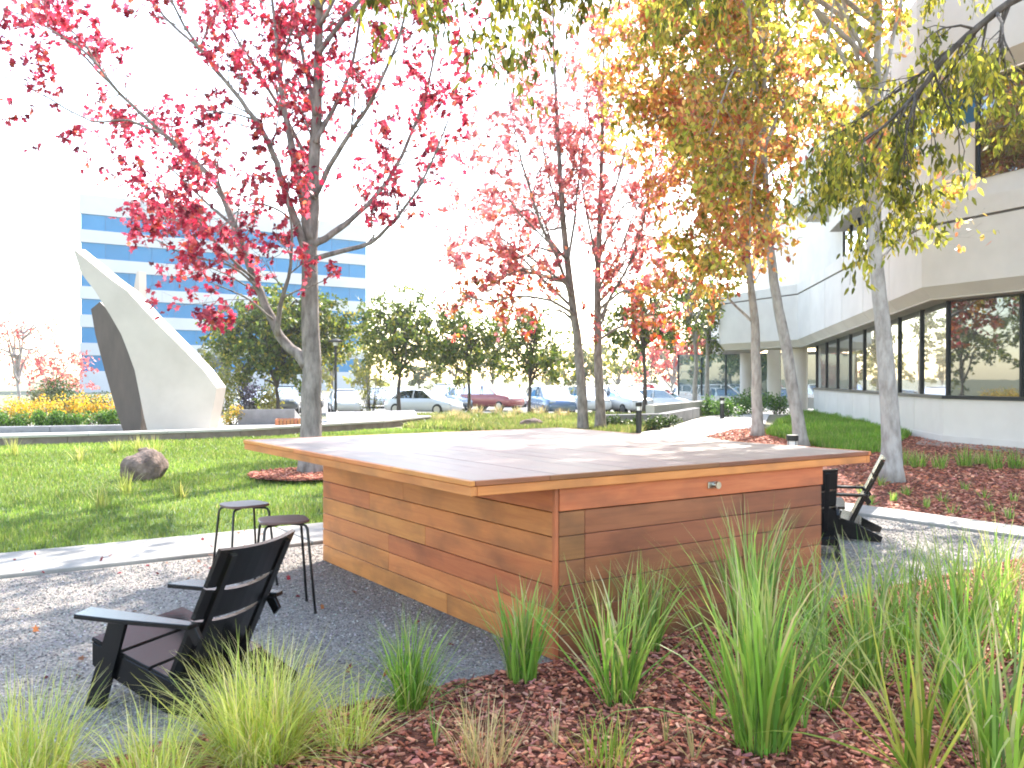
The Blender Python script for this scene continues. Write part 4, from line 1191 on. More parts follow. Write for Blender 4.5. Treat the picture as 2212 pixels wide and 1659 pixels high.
round_tree("green_tree", "thin green tree just right of the slim red pair", at(1392, 41), 5.8, 1.8, 3.0, 105, pal_green(0.06), M['bark_dark'], M['leaf_green'], nl=12, group=GG, ntar=18)
round_tree("slender_tree", "slender greenish tree left of the far building columns", at(1500, 44), 7.6, 1.3, 3.2, 106, pal_green(0.04), M['bark_pale'], M['leaf_green'], nl=9, ntar=12)
round_tree("slender_tree", "slender double tree against the pink trees near the columns", at(1528, 48), 8.6, 1.2, 3.4, 107, pal_green(0.03), M['bark_pale'], M['leaf_green'], nl=9, ntar=12)
PINK = [(0.50, 0.14, 0.14), (0.55, 0.22, 0.18), (0.42, 0.09, 0.08)]
def pal_pink(pos, r_): return palette(len(pos), PINK, [3, 3, 1.5], r_=r_)
def pal_yel(pos, r_): return palette(len(pos), [(0.30, 0.28, 0.05), (0.40, 0.36, 0.09), (0.20, 0.22, 0.05)], [3, 2, 2], r_=r_)
def pal_olive(pos, r_): return palette(len(pos), [(0.10, 0.12, 0.05), (0.15, 0.16, 0.07), (0.20, 0.20, 0.08)], [3, 3, 2], r_=r_)
round_tree("pink_tree", "tall bare-branched pink tree at the far left edge", at(40, 52), 6.4, 2.7, 2.2, 111, pal_pink, M['bark_pale'], M['leaf_red'], nl=4, ntar=18, lsize=(0.14, 0.22))
round_tree("pink_tree", "low salmon-pink tree left of the sculpture", at(112, 58), 4.4, 2.3, 1.2, 112, pal_pink, M['bark_pale'], M['leaf_red'], nl=9, ntar=14)
round_tree("pink_tree", "pale pink tree far off beyond the parked cars at right", at(1450, 72), 5.8, 3.2, 1.6, 113, pal_pink, M['bark_pale'], M['leaf_red'], nl=8, ntar=14, lsize=(0.25, 0.4))
round_tree("pink_tree", "pale pink tree far off beside the building's far end", at(1545, 70), 6.2, 2.8, 1.6, 114, pal_pink, M['bark_pale'], M['leaf_red'], nl=8, ntar=14, lsize=(0.25, 0.4))
FG = "distant trees behind the car park"
for i, (px, d, h, cr, pf, lab) in enumerate([
    (795, 96, 7.0, 4.0, pal_yel, "pale yellow-green tree far off left of the forked dark trunk"),
    (905, 108, 6.2, 3.8, pal_olive, "olive tree far off between the two forked green trees"),
    (985, 104, 7.4, 3.6, pal_yel, "yellowish tree far off behind the second forked tree"),
    (1065, 110, 6.6, 4.2, pal_olive, "grey-green tree far off left of the small green tree"),
    (1180, 106, 5.8, 4.4, pal_yel, "yellow-green tree far off left of the slim red pair"),
    (1255, 112, 5.6, 4.0, pal_olive, "olive tree far off seen between the slim red trunks"),
    (1335, 108, 6.8, 4.4, pal_yel, "yellow-green tree far off right of the slim red pair"),
    (1405, 115, 6.4, 3.8, pal_olive, "olive tree far off behind the thin green tree"),
    (720, 100, 6.4, 3.8, pal_yel, "yellow-green tree far off just right of the main trunk"),
    (480, 104, 6.0, 3.4, pal_olive, "olive tree far off right of the sculpture"),
    ]):
    round_tree("distant_tree", lab, at(px, d), h, cr, 1.3, 120 + i, pf, M['bark_grey'], M['leaf_green'], lsize=(0.34, 0.55), nl=10, group=FG, ntar=12, n1=5)

# trees beyond the left edge, mirrored in the office windows
for i, (x, y, h, cr, lab) in enumerate([(-30, 27, 8.5, 3.8, "green tree beyond the left edge nearest the plaza"), (-37, 36, 9.5, 4.2, "green tree beyond the left edge behind the nearest one"), (-44, 46, 9.0, 4.2, "green tree beyond the left edge farthest away"), (-40, 25, 8.0, 4.0, "green tree beyond the left edge set back from the plaza"), (-34, 18, 8.8, 4.0, "green tree beyond the left edge closest to the lawn"), (-54, 30, 11, 5.0, "tall green tree beyond the left edge in the back row, first"), (-56, 40, 12, 5.2, "tall green tree beyond the left edge in the back row, second"), (-58, 50, 11, 5.2, "tall green tree beyond the left edge in the back row, third"), (-52, 20, 11, 5.0, "tall green tree beyond the left edge in the back row, nearest"), (-50, 58, 10, 5.0, "tall green tree beyond the left edge in the back row, last")]):
    round_tree("green_tree", lab, (x, y, gz(x, y)), h, cr, 1.8, 140 + i, pal_green(0.08), M['bark_dark'], M['leaf_green'], lsize=(0.3, 0.45), nl=9, ntar=14, n1=6)

# ------------------------------------------------------------------ grasses and shrubs
ORD = ['first', 'second', 'third', 'fourth', 'fifth', 'sixth', 'seventh', 'eighth', 'ninth', 'tenth', 'eleventh', 'twelfth', 'thirteenth']
def blades(name, base, n, h, lean, w, cols, seed, rad=0.06, curl=0.6, segs=6, hvar=0.35):
    r_ = np.random.default_rng(seed)
    az = r_.uniform(0, 2 * np.pi, n)
    rr_ = rad * np.sqrt(r_.random(n))
    ba = r_.uniform(0, 2 * np.pi, n)
    bx, by = rr_ * np.cos(ba), rr_ * np.sin(ba)
    az = np.where(r_.random(n) < 0.7, ba + r_.normal(0, 0.5, n), az)
    H = h * (1 - hvar * r_.random(n) ** 1.3)
    th0 = np.abs(r_.normal(0, lean * 0.75, n))                 # start lean from vertical
    th1 = th0 + np.abs(r_.normal(0.25, curl, n)) * 1.35             # lean at the tip
    t = np.linspace(0, 1, segs + 1)
    th = th0[:, None] + (th1 - th0)[:, None] * t[None, :] ** 1.8
    ds = H[:, None] / segs
    hor = np.cumsum(np.sin(th) * ds, axis=1); ver = np.cumsum(np.cos(th) * ds, axis=1)
    hor = np.concatenate([np.zeros((n, 1)), hor[:, :-1]], 1); ver = np.concatenate([np.zeros((n, 1)), ver[:, :-1]], 1)
    tw = az[:, None] + r_.normal(0, 0.25, n)[:, None] * t[None, :]
    cx = bx[:, None] + hor * np.cos(tw); cy = by[:, None] + hor * np.sin(tw); cz = ver
    W = w * (0.7 + 0.6 * r_.random(n))[:, None] * np.clip(1.05 - t[None, :] ** 2.2, 0.04, 1) * np.clip(0.55 + 2.5 * t[None, :], 0, 1)
    sx, sy = -np.sin(tw + r_.normal(0, .35, n)[:, None]) * W / 2, np.cos(tw) * W / 2
    Lf = np.stack([cx - sx, cy - sy, cz], -1); Rt = np.stack([cx + sx, cy + sy, cz], -1)
    q = np.stack([Lf[:, :-1], Rt[:, :-1], Rt[:, 1:], Lf[:, 1:]], 2)      # n, segs, 4, 3
    V = q.reshape(-1, 3)
    C = np.repeat(cols(n, r_), segs, axis=0)
    k = (np.tile(t[:-1], n) ** 2.2 * np.repeat(r_.random(n) ** 1.5, segs))[:, None] * 0.9
    C = C * (1 - k) + np.array([[0.56, 0.47, 0.26]]) * k
    return poly_mesh(name, V, np.full(n * segs, 4), C)

def gp_green(n, r_): return palette(n, [(0.19, 0.33, 0.05), (0.27, 0.42, 0.07), (0.13, 0.24, 0.045), (0.40, 0.46, 0.10), (0.52, 0.44, 0.22)], [4, 3.5, 2, 1.2, 0.9], r_=r_)
def gp_lime(n, r_): return palette(n, [(0.48, 0.54, 0.09), (0.60, 0.60, 0.15), (0.34, 0.44, 0.07), (0.70, 0.64, 0.30)], [4, 3, 2, 2], r_=r_)
def gp_bright(n, r_): return palette(n, [(0.16, 0.32, 0.035), (0.25, 0.40, 0.05), (0.11, 0.22, 0.03), (0.42, 0.42, 0.14)], [3, 3, 2, 1], r_=r_)
def gp_yellow(n, r_): return palette(n, [(0.40, 0.42, 0.08), (0.28, 0.36, 0.05), (0.14, 0.25, 0.03), (0.45, 0.36, 0.12)], [3, 2, 2, 1], r_=r_)
def gp_dry(n, r_): return palette(n, [(0.42, 0.33, 0.16), (0.50, 0.38, 0.20), (0.36, 0.30, 0.12), (0.24, 0.27, 0.08)], [3, 2, 2, 1], r_=r_)
def gp_tuft(n, r_): return palette(n, [(0.36, 0.38, 0.09), (0.26, 0.31, 0.06), (0.48, 0.46, 0.16), (0.14, 0.20, 0.04)], [3, 3, 2, 1], r_=r_)

def grass(loc, n, h, lean, w, cols, seed, label, group=None, rad=0.06, curl=0.6, cat="ornamental grass", name="ornamental_grass", hvar=0.35):
    me = blades(name, loc, n, h, lean, w, cols, seed, rad, curl, hvar=hvar)
    o = link(name, me, M['grass'], None, loc)
    return tag(o, label, cat, group)

def gm(px, py):
    p = G(px, py)
    d = p - OO
    u, v = d.dot(UU), d.dot(VV)
    z = mulch_z(u, v) if u < 0 else 0.0
    return (p.x, p.y, z)
FGp = "grasses in the front mulch bed"
for (px, py, n, h, lean, w, cf, rad, curl, lab) in [
    (885, 1548, 150, 0.50, 0.55, 0.0075, gp_bright, 0.07, 0.8, "bright green fine grass clump left of the bar table's near corner"),
    (1128, 1478, 62, 0.58, 0.30, 0.0135, gp_green, 0.08, 0.35, "dark green upright grass clump right at the bar table's near corner"),
    (1335, 1540, 60, 0.74, 0.42, 0.0135, gp_green, 0.08, 0.65, "green grass clump with pale arching blades in front of the table doors"),
    (1400, 1428, 50, 0.58, 0.28, 0.013, gp_green, 0.07, 0.45, "darker grass clump close against the table doors"),
    (1625, 1440, 64, 0.92, 0.24, 0.0145, gp_green, 0.09, 0.40, "tallest upright grass clump reaching up before the table's right door"),
    (1650, 1668, 92, 0.92, 0.40, 0.0165, gp_green, 0.11, 0.62, "big broad-bladed green grass clump in the centre of the front bed"),
    (1875, 1500, 64, 0.86, 0.42, 0.0135, gp_green, 0.10, 0.75, "arching green grass clump below the table's right end"),
    (2070, 1450, 84, 0.82, 0.34, 0.0135, gp_green, 0.12, 0.55, "dense green grass clump in front of the gravel at right"),
    (1985, 1740, 26, 0.86, 0.46, 0.018, gp_yellow, 0.05, 0.6, "sparse yellow-green grass with broad sunlit blades at the bottom edge"),
    (2205, 1450, 50, 0.70, 0.45, 0.013, gp_green, 0.09, 0.7, "green grass clump cut by the right edge of the picture"),
    (2170, 1760, 46, 0.85, 0.5, 0.0155, gp_green, 0.09, 0.75, "loose green grass at the lower right corner"),
    (1760, 1405, 44, 0.66, 0.40, 0.0125, gp_green, 0.08, 0.6, "green grass clump just left of the table's right corner"),
    (1965, 1425, 54, 0.74, 0.40, 0.0125, gp_green, 0.09, 0.65, "green grass clump between the arching clump and the dense clump"),
    (2160, 1375, 54, 0.70, 0.38, 0.0125, gp_green, 0.09, 0.6, "green grass clump farthest back by the gravel edge at right"),
    (2080, 1600, 48, 0.72, 0.46, 0.013, gp_green, 0.08, 0.75, "loose green grass clump in front of the dense clump at right"),
    (1790, 1560, 34, 0.60, 0.5, 0.012, gp_green, 0.08, 0.7, "thin green grass between the big clump and the arching clump"),
    ]:
    grass(gm(px, py), int(n * 1.6), h * 1.04, lean * 1.15, w * 0.9, cf, int(px * 7 + py), lab, FGp, rad, curl * 1.05)
grass(gm(560, 1690), 1100, 0.56, 1.15, 0.0048, gp_lime, 77, "large feathery lime grass clump in front of the left lounge chair", FGp, 0.15, 0.95, hvar=0.5)
grass(gm(330, 1760), 300, 0.40, 0.85, 0.0045, gp_lime, 82, "low feathery lime grass between the two lower left clumps", FGp, 0.12, 1.0, hvar=0.5)
grass(gm(40, 1740), 620, 0.52, 0.7, 0.0048, gp_lime, 78, "feathery lime grass clump in the lower left corner", FGp, 0.16, 0.85, hvar=0.5)
grass(gm(1045, 1690), 110, 0.33, 0.6, 0.005, gp_dry, 79, "short dry yellowish grass tuft at the bottom centre", FGp, 0.10, 0.7)
grass(gm(1310, 1700), 60, 0.30, 0.7, 0.006, gp_yellow, 80, "short olive grass tuft at the bottom edge left of the big clump", FGp, 0.09, 0.7)
grass(gm(745, 1655), 160, 0.40, 0.85, 0.0045, gp_lime, 83, "small feathery lime grass right of the large lime clump", FGp, 0.10, 1.0)
for i, (px, py) in enumerate([(1545, 1600), (1500, 1690), (1740, 1620), (1930, 1600), (2080, 1640), (1200, 1640), (940, 1640), (1440, 1650)]):
    grass(gm(px, py), 9, 0.22, 0.7, 0.007, gp_dry if i % 2 else gp_green, 330 + i, "sparse little grass sprig in the front mulch " + ["left of the big central clump", "at the bottom edge", "just right of the big central clump", "between the arching clump and the yellow-green blades", "right of the yellow-green blades", "below the pale arching clump", "right below the fine bright clump", "midway between pale arching and big central clumps"][i], "little sprigs in the front mulch", 0.012, 0.7, cat="grass sprig", name="grass_sprig")
for i, (px, py, h) in enumerate([(30, 985, 0.5), (170, 998, 0.42), (335, 985, 0.5), (300, 975, 0.45), (225, 1100, 0.36), (272, 1068, 0.42), (392, 1078, 0.30), (250, 978, 0.4)]):
    p = G(px, py)
    grass((p.x, p.y, 0), 46, h, 0.6, 0.012, gp_tuft, 400 + i, "yellow-green strap-leaved lawn tuft " + ["at the far left edge by the wall", "left of the boulder by the wall", "right behind the boulder", "close to the wall behind the boulder", "nearest the camera left of the boulder", "directly in front of the boulder", "lowest and right of the boulder", "by the wall between two other tufts"][i], "strap-leaved tufts in the lawn", 0.10, 0.6, cat="grass tuft", name="grass_tuft")
for i, (px, py, h, n) in enumerate([(1950, 1006, 0.42, 80), (1985, 1010, 0.38, 70), (2030, 1012, 0.36, 60), (2085, 1008, 0.45, 90), (2150, 1014, 0.46, 90), (2195, 1012, 0.42, 80), (2120, 1004, 0.3, 60)]):
    p = G(px, py)
    grass((p.x, p.y, 0), n, h, 0.5, 0.012, gp_green, 500 + i, "dark green mounded grass below the office wall, " + ["first right of the pale trunk", "second right of the pale trunk", "third right of the pale trunk", "fourth right of the pale trunk", "sixth right of the pale trunk", "farthest right", "small and set back near the wall"][i], "grasses below the office wall", 0.12, 0.7, cat="grass tuft", name="grass_tuft")
for i, (px, py) in enumerate([(1862, 1068), (1905, 1050), (1958, 1070), (2040, 1085), (2142, 1108), (2086, 1060), (2128, 1078), (2000, 1098), (1880, 1092), (2190, 1085), (2060, 1112), (2180, 1120), (1930, 1085)]):
    p = G(px, py)
    grass((p.x, p.y, 0), 22, 0.19, 0.7, 0.011, gp_green, 600 + i, "small green seedling in the red mulch right of the lounge chairs", "seedlings in the right mulch bed", 0.05, 0.5, cat="seedling", name="seedling")
for i, (px, py, h) in enumerate([(985, 905, .5), (1030, 900, .6), (1075, 899, .6), (1120, 900, .55), (1165, 901, .6), (1215, 904, .5), (950, 912, .4), (1000, 912, .45), (1100, 910, .5), (1190, 912, .4)]):
    p = G(px, py)
    grass((p.x, p.y, 0), 90, h, 0.5, 0.018, gp_dry, 700 + i, "beige feathery grass in the planting before the parked cars", "beige grasses before the car park", 0.25, 0.6)

def shrub(name, label, base, rx, ry, h, palf, seed, n=1500, size=(0.05, 0.09), shape='oval', cat="shrub", group=None, lumps=7):
    r_ = np.random.default_rng(seed)
    root = empty(name, base, 0, label, cat, group)
    cs = r_.uniform(-1, 1, (lumps, 3)); cs[:, 2] = r_.uniform(0.25, 0.75, lumps)
    cs[:, :2] *= 0.6
    k = r_.integers(0, lumps, n)
    v = r_.normal(size=(n, 3)); v /= np.linalg.norm(v, axis=1)[:, None]
    v *= (r_.random(n) ** 0.45)[:, None] * 0.45
    pos = cs[k] + v
    pos[:, 2] = np.abs(pos[:, 2])
    pos *= np.array([rx, ry, h])
    cols = palf(pos, r_)
    link("foliage", leaves_mesh("foliage", pos, r_.uniform(*size, n), cols, shape, 0.2, r_=r_), M['leaf_green'], root)
    st = MB()
    for i in range(lumps):
        c = cs[i] * np.array([rx, ry, h])
        st.tube([(c[0] * .2, c[1] * .2, 0), (c[0] * .6, c[1] * .6, c[2] * .5), tuple(c)], [0.02, 0.015, 0.006], 5)
    st.build("stem", M['bark_dark'], root)
    return root
def pal_flower(pos, r_):
    n = len(pos)
    g = palette(n, [(0.16, 0.20, 0.04), (0.24, 0.24, 0.05)], [1, 1], r_=r_)
    f = palette(n, [(0.62, 0.42, 0.03), (0.62, 0.30, 0.04), (0.66, 0.52, 0.10)], [3, 1.5, 1.5], r_=r_)
    m_ = r_.random(n) < (0.35 + 0.4 * (pos[:, 2] > 0.45))
    g[m_] = f[m_]; return g
def pal_dark(pos, r_): return palette(len(pos), [(0.05, 0.085, 0.02), (0.08, 0.12, 0.028), (0.035, 0.06, 0.02)], [3, 3, 2], r_=r_)
def pal_hedge(pos, r_): return palette(len(pos), [(0.08, 0.17, 0.025), (0.14, 0.26, 0.04), (0.05, 0.11, 0.02)], [3, 3, 2], r_=r_)
def pal_plum(pos, r_): return palette(len(pos), [(0.05, 0.035, 0.06), (0.07, 0.05, 0.10), (0.04, 0.05, 0.04)], [3, 3, 2], r_=r_)
for i, px in enumerate((15, 60, 105, 150, 195, 238)):
    b = at(px, 30.5 + (i % 2) * 0.8, 0.0)
    shrub("flowering_shrub", "yellow-orange flowering shrub behind the hedge, " + ORD[i] + " from the left edge", b, 0.62, 0.6, 1.0, pal_flower, 800 + i, 900, (0.06, 0.10), group="yellow flowering shrubs", cat="flowering shrub")
for i, px in enumerate((20, 68, 116, 164, 212, 252)):
    b = at(px, 28.6, 0.0)
    shrub("hedge_plant", "low green hedge plant along the grey planter wall, " + ORD[i] + " from the left edge", b, 0.52, 0.4, 0.58, pal_hedge, 820 + i, 1000, (0.06, 0.10), group="low hedge plants", cat="hedge plant")
shrub("clipped_hedge", "dark green clipped hedge left of the sculpture's foot", at(180, 44), 1.6, 0.7, 1.1, pal_dark, 840, 2600, (0.08, 0.13), lumps=16, cat="hedge")
shrub("dark_shrub", "dark green rounded shrub in front of the striped office block", at(135, 50), 1.4, 1.2, 2.4, pal_dark, 841, 1800, (0.10, 0.17))
shrub("dark_shrub", "small olive shrub left of the dark rounded shrub", at(100, 49), 0.9, 0.9, 1.6, pal_olive, 842, 1200, (0.10, 0.16))
shrub("yellow_shrub", "bright yellow-green shrub peeking out right of the sculpture", at(470, 44), 1.2, 1.0, 2.9, pal_yel, 843, 2000, (0.10, 0.17))
shrub("plum_shrub", "dark plum-coloured shrub between sculpture and main trunk", at(530, 50), 0.9, 0.9, 2.6, pal_plum, 844, 1800, (0.10, 0.17))
shrub("yellow_shrub", "small yellow-green shrub left of the main trunk", at(585, 48), 0.7, 0.7, 1.8, pal_yel, 845, 1200, (0.09, 0.15))
shrub("clipped_hedge", "dark green clipped hedge low behind the parked cars at left", at(540, 54), 1.7, 0.7, 1.1, pal_dark, 846, 2000, (0.09, 0.14), lumps=14, cat="hedge")
shrub("willowy_shrub", "tall airy pale yellow shrub right of the lamp post", at(800, 42), 1.0, 0.9, 3.4, pal_yel, 847, 1700, (0.08, 0.14), shape='lance', lumps=12)
shrub("flowering_shrub", "orange-yellow flowering shrub beside the grey slab", at(505, 31, 0.0), 0.4, 0.4, 0.62, pal_flower, 848, 700, (0.05, 0.09), cat="flowering shrub")
for i, (px, d, h) in enumerate([(1600, 40, 0.9), (1575, 37.5, 0.8), (1545, 39, 0.8), (1640, 42, 1.0), (1675, 40.5, 0.9)]):
    shrub("garden_shrub", "leafy green shrub near the building columns, " + ["third from the left", "second from the left", "leftmost of five", "fourth from the left", "rightmost of five"][i], at(px, d, 0.0), 0.8, 0.7, h, pal_hedge, 860 + i, 1100, (0.07, 0.12), group="shrubs by the building columns")
for i, (px, d) in enumerate([(1320, 29), (1355, 29), (1405, 28.6), (1440, 30)]):
    shrub("garden_shrub", "low dark green shrub along the grey garden wall, " + ORD[i] + " from the slim red pair", at(px, d - .4, 0.0), 0.5, 0.35, 0.42, pal_dark, 870 + i, 600, (0.06, 0.10), group="low shrubs along the grey garden wall")

# ------------------------------------------------------------------ what nobody could count
def in_poly(x, y, poly):
    c = np.zeros(len(x), bool)
    n = len(poly)
    j = n - 1
    for i in range(n):
        xi, yi, xj, yj = poly[i][0], poly[i][1], poly[j][0], poly[j][1]
        cond = ((yi > y) != (yj > y)) & (x < (xj - xi) * (y - yi) / (yj - yi + 1e-12) + xi)
        c ^= cond
        j = i
    return c

def scatter(poly, n, r_, vis=True):
    xs_ = [p[0] for p in poly]; ys_ = [p[1] for p in poly]
    out = np.zeros((0, 2))
    while len(out) < n:
        k = n * 3
        x = r_.uniform(min(xs_), max(xs_), k); y = r_.uniform(min(ys_), max(ys_), k)
        ok = in_poly(x, y, poly)
        if vis: ok &= (np.abs(x) < 0.66 * y + 1.2) & (y > 1.0)
        ok &= r_.random(k) < np.clip((9.0 / np.maximum(y, 1.0)) ** 1.2, 0.12, 1)
        out = np.concatenate([out, np.stack([x[ok], y[ok]], 1)])
    return out[:n]

def turf(name, label, poly, n, h, w, cols, seed, z0=0.0, lean=0.5, wave=True):
    r_ = np.random.default_rng(seed)
    p = scatter(poly, n, r_)
    x, y = p[:, 0], p[:, 1]
    hm = h * (0.55 + 0.6 * r_.random(n))
    if wave: hm *= 0.75 + 0.5 * (0.5 + 0.5 * np.sin(x * 2.1 + 1.3 * np.sin(y * 1.7))) * (0.5 + 0.5 * np.sin(y * 2.7 + x))
    far = np.clip(y / 12.0, 0.8, 2.4)
    a = r_.uniform(0, 2 * np.pi, n); l = r_.normal(0, lean, n) * hm
    b = r_.uniform(0, 2 * np.pi, n)
    W = w * far
    base = np.stack([x, y, np.full(n, z0)], 1)
    dv = np.stack([np.cos(a) * W / 2, np.sin(a) * W / 2, np.zeros(n)], 1)
    tip = base + np.stack([np.cos(b) * l, np.sin(b) * l, hm], 1)
    V = np.stack([base - dv, base + dv, tip], 1).reshape(-1, 3)
    C = cols(n, r_)
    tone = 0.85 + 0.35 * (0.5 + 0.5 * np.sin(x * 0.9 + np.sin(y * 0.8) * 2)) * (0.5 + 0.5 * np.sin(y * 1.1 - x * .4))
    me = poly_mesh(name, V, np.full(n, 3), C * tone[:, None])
    return tag(link(name, me, M['grass']), label, "grass", kind="stuff")
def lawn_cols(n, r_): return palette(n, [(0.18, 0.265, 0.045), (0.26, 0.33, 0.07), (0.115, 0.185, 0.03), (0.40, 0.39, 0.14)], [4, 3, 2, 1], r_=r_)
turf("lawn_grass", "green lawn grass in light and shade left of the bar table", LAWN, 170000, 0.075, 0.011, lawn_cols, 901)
turf("bank_grass", "taller lush grass on the bank below the office windows", BANK, 42000, 0.24, 0.013, gp_bright, 902, lean=0.4)
def cover_cols(n, r_): return palette(n, [(0.17, 0.23, 0.05), (0.26, 0.28, 0.08), (0.10, 0.15, 0.03), (0.38, 0.34, 0.14)], [3, 3, 2, 2], r_=r_)
turf("ground_cover", "green ground cover in the planting behind the bar table", PLANT, 36000, 0.22, 0.02, cover_cols, 903, lean=0.6)

def chips(name, label, poly, n, seed, zf, size=(0.016, 0.045), cat="mulch"):
    r_ = np.random.default_rng(seed)
    p = scatter(poly, n, r_)
    L_ = r_.uniform(*size, n); W = L_ * r_.uniform(0.25, 0.6, n); T = r_.uniform(0.003, 0.008, n)
    a = r_.uniform(0, 2 * np.pi, n)
    ax = np.stack([np.cos(a), np.sin(a), r_.normal(0, 0.28, n)], 1); ax /= np.linalg.norm(ax, axis=1)[:, None]
    nn = np.stack([r_.normal(0, .3, n), r_.normal(0, .3, n), np.ones(n)], 1)
    nn -= ax * (nn * ax).sum(1)[:, None]; nn /= np.linalg.norm(nn, axis=1)[:, None]
    bx = np.cross(nn, ax)
    c = np.stack([p[:, 0], p[:, 1], np.array([zf(x, y) for x, y in p]) + 0.006 + r_.random(n) * 0.012], 1)
    def v(i, j, k): return c + ax * (i * L_ / 2)[:, None] + bx * (j * W / 2)[:, None] + nn * (k * T / 2)[:, None]
    t0, t1, t2, t3 = v(-1, -.7, 1), v(1, -.9, 1), v(.85, 1, 1), v(-.9, .8, 1)
    b0, b1_, b2_, b3_ = v(-1, -.7, -1), v(1, -.9, -1), v(.85, 1, -1), v(-.9, .8, -1)
    q = np.stack([np.stack(f, 1) for f in ((t0, t1, t2, t3), (b0, b1_, t1, t0), (b1_, b2_, t2, t1), (b2_, b3_, t3, t2), (b3_, b0, t0, t3))], 1)
    C = palette(n, [(0.38, 0.115, 0.065), (0.50, 0.185, 0.11), (0.18, 0.055, 0.033), (0.60, 0.29, 0.185), (0.42, 0.16, 0.12)], [3, 3, 2, 1.6, 2], jit=0.25, r_=r_)
    me = poly_mesh(name, q.reshape(-1, 3), np.full(n * 5, 4), np.repeat(C, 5, axis=0))
    return tag(link(name, me, M['chip']), label, cat, kind="stuff")
def front_z(x, y):
    d = Vector((x, y, 0)) - OO
    return mulch_z(d.dot(UU), d.dot(VV))
chips("bark_mulch", "red-brown bark mulch chips covering the front bed", [UV(-0.02, -6), UV(-0.02, 8), UV(-5.5, 8), UV(-5.5, -6)], 46000, 911, front_z)
chips("bark_mulch", "red-brown bark mulch chips in the bed right of the patio", BEDR, 16000, 912, lambda x, y: 0.0, (0.03, 0.08))
chips("bark_mulch", "red-brown bark mulch on the island round the leaning trees", MOUND, 4000, 913, lambda x, y: 0.02, (0.05, 0.12))
RING = [Vector((tb.x + 0.95 * math.cos(a) , tb.y - 0.2 + 0.95 * math.sin(a), 0)) for a in np.linspace(0, 2 * math.pi, 18)[:-1]]
sheet("mulch_ring", RING, 0.075, M['mulch'])
chips("bark_mulch", "reddish bark mulch ring round the main red tree's trunk", RING, 1800, 914, lambda x, y: 0.085, (0.04, 0.09))

def pebbles(name, label, poly, n, seed):
    r_ = np.random.default_rng(seed)
    p = scatter(poly, n, r_)
    base = np.array([(1, 0, 0), (0, 1, 0), (-1, 0, 0), (0, -1, 0), (0, 0, .7)])
    tri = [(0, 1, 4), (1, 2, 4), (2, 3, 4), (3, 0, 4)]
    s = r_.uniform(0.005, 0.011, (n, 1)) * r_.uniform(0.7, 1.3, (n, 3))
    a = r_.uniform(0, 6.3, n)
    ca, sa = np.cos(a), np.sin(a)
    V = base[None] * s[:, None, :]
    V = np.stack([V[..., 0] * ca[:, None] - V[..., 1] * sa[:, None], V[..., 0] * sa[:, None] + V[..., 1] * ca[:, None], V[..., 2]], -1)
    V[..., 0] += p[:, 0:1]; V[..., 1] += p[:, 1:2]; V[..., 2] += 0.001
    q = np.stack([V[:, list(t)] for t in tri], 1).reshape(-1, 3)
    C = palette(n, [(0.23, 0.208, 0.19), (0.33, 0.30, 0.275), (0.14, 0.122, 0.112), (0.43, 0.395, 0.36)], [3, 2, 2, 1], r_=r_)
    return tag(link(name, poly_mesh(name, q, np.full(n * 4, 3), np.repeat(C, 4, axis=0)), M['chip']), label, "gravel", kind="stuff")
pebbles("loose_gravel", "loose grey gravel stones strewn over the patio", [UV(0.02, -8), UV(0.02, 6.3), UV(4.2, 6.3), UV(4.2, -8)], 60000, 921)

# fallen red leaves on gravel and band
r_ = np.random.default_rng(931)
p1 = scatter([UV(0.1, -7), UV(0.1, -0.2), UV(4.2, -0.2), UV(4.2, -7)], 60, r_)
p2 = scatter([UV(4.0, -7), UV(4.0, 0), UV(5.3, 0), UV(5.3, -7)], 26, r_)
p3 = scatter([UV(-3, -4), UV(-3, 4), UV(-0.1, 4), UV(-0.1, -4)], 40, r_)
p1 = p1[p1[:, 1] > 4.6]
pp = np.concatenate([np.c_[p1, np.full(len(p1), 0.016)], np.c_[p2, np.full(len(p2), 0.045)], np.c_[p3, np.full(len(p3), 0.09)]])
me = leaves_mesh("fallen_leaves", pp, r_.uniform(0.035, 0.065, len(pp)), palette(len(pp), [(0.22, 0.03, 0.04), (0.14, 0.02, 0.03), (0.26, 0.10, 0.05)], [3, 2, 2], r_=r_), 'star', 0.0, 4.0, r_)
tag(link("fallen_leaves", me, M['leaf_red']), "scattered fallen red leaves on the gravel and concrete band", "fallen leaves", kind="stuff")

# ------------------------------------------------------------------ parked cars
def paint(name, c, metal=0.2): return mat(name, c, rough=0.25, metal=metal, coat=0.6)
PAINT = {'white': paint("white_paint", (0.72, 0.72, 0.72), 0.0), 'silver': paint("silver_paint", (0.45, 0.46, 0.48), 0.6), 'grey': paint("grey_paint", (0.16, 0.17, 0.18), 0.4),
         'blue': paint("blue_paint", (0.13, 0.20, 0.34), 0.3), 'red': paint("red_paint", (0.36, 0.09, 0.08), 0.1), 'black': paint("black_paint", (0.02, 0.02, 0.025), 0.2)}
def loft(sec):
    """sec: list of (x, [(y, z)...]) rings with equal counts"""
    b = MB()
    n = len(sec[0][1])
    for x, ring in sec:
        b.v += [(x, y, z) for y, z in ring]
    for i in range(len(sec) - 1):
        for k in range(n):
            b.f.append((i * n + k, i * n + (k + 1) % n, (i + 1) * n + (k + 1) % n, (i + 1) * n + k))
    b.f.append(tuple(range(n - 1, -1, -1)))
    b.f.append(tuple((len(sec) - 1) * n + k for k in range(n)))
    return b
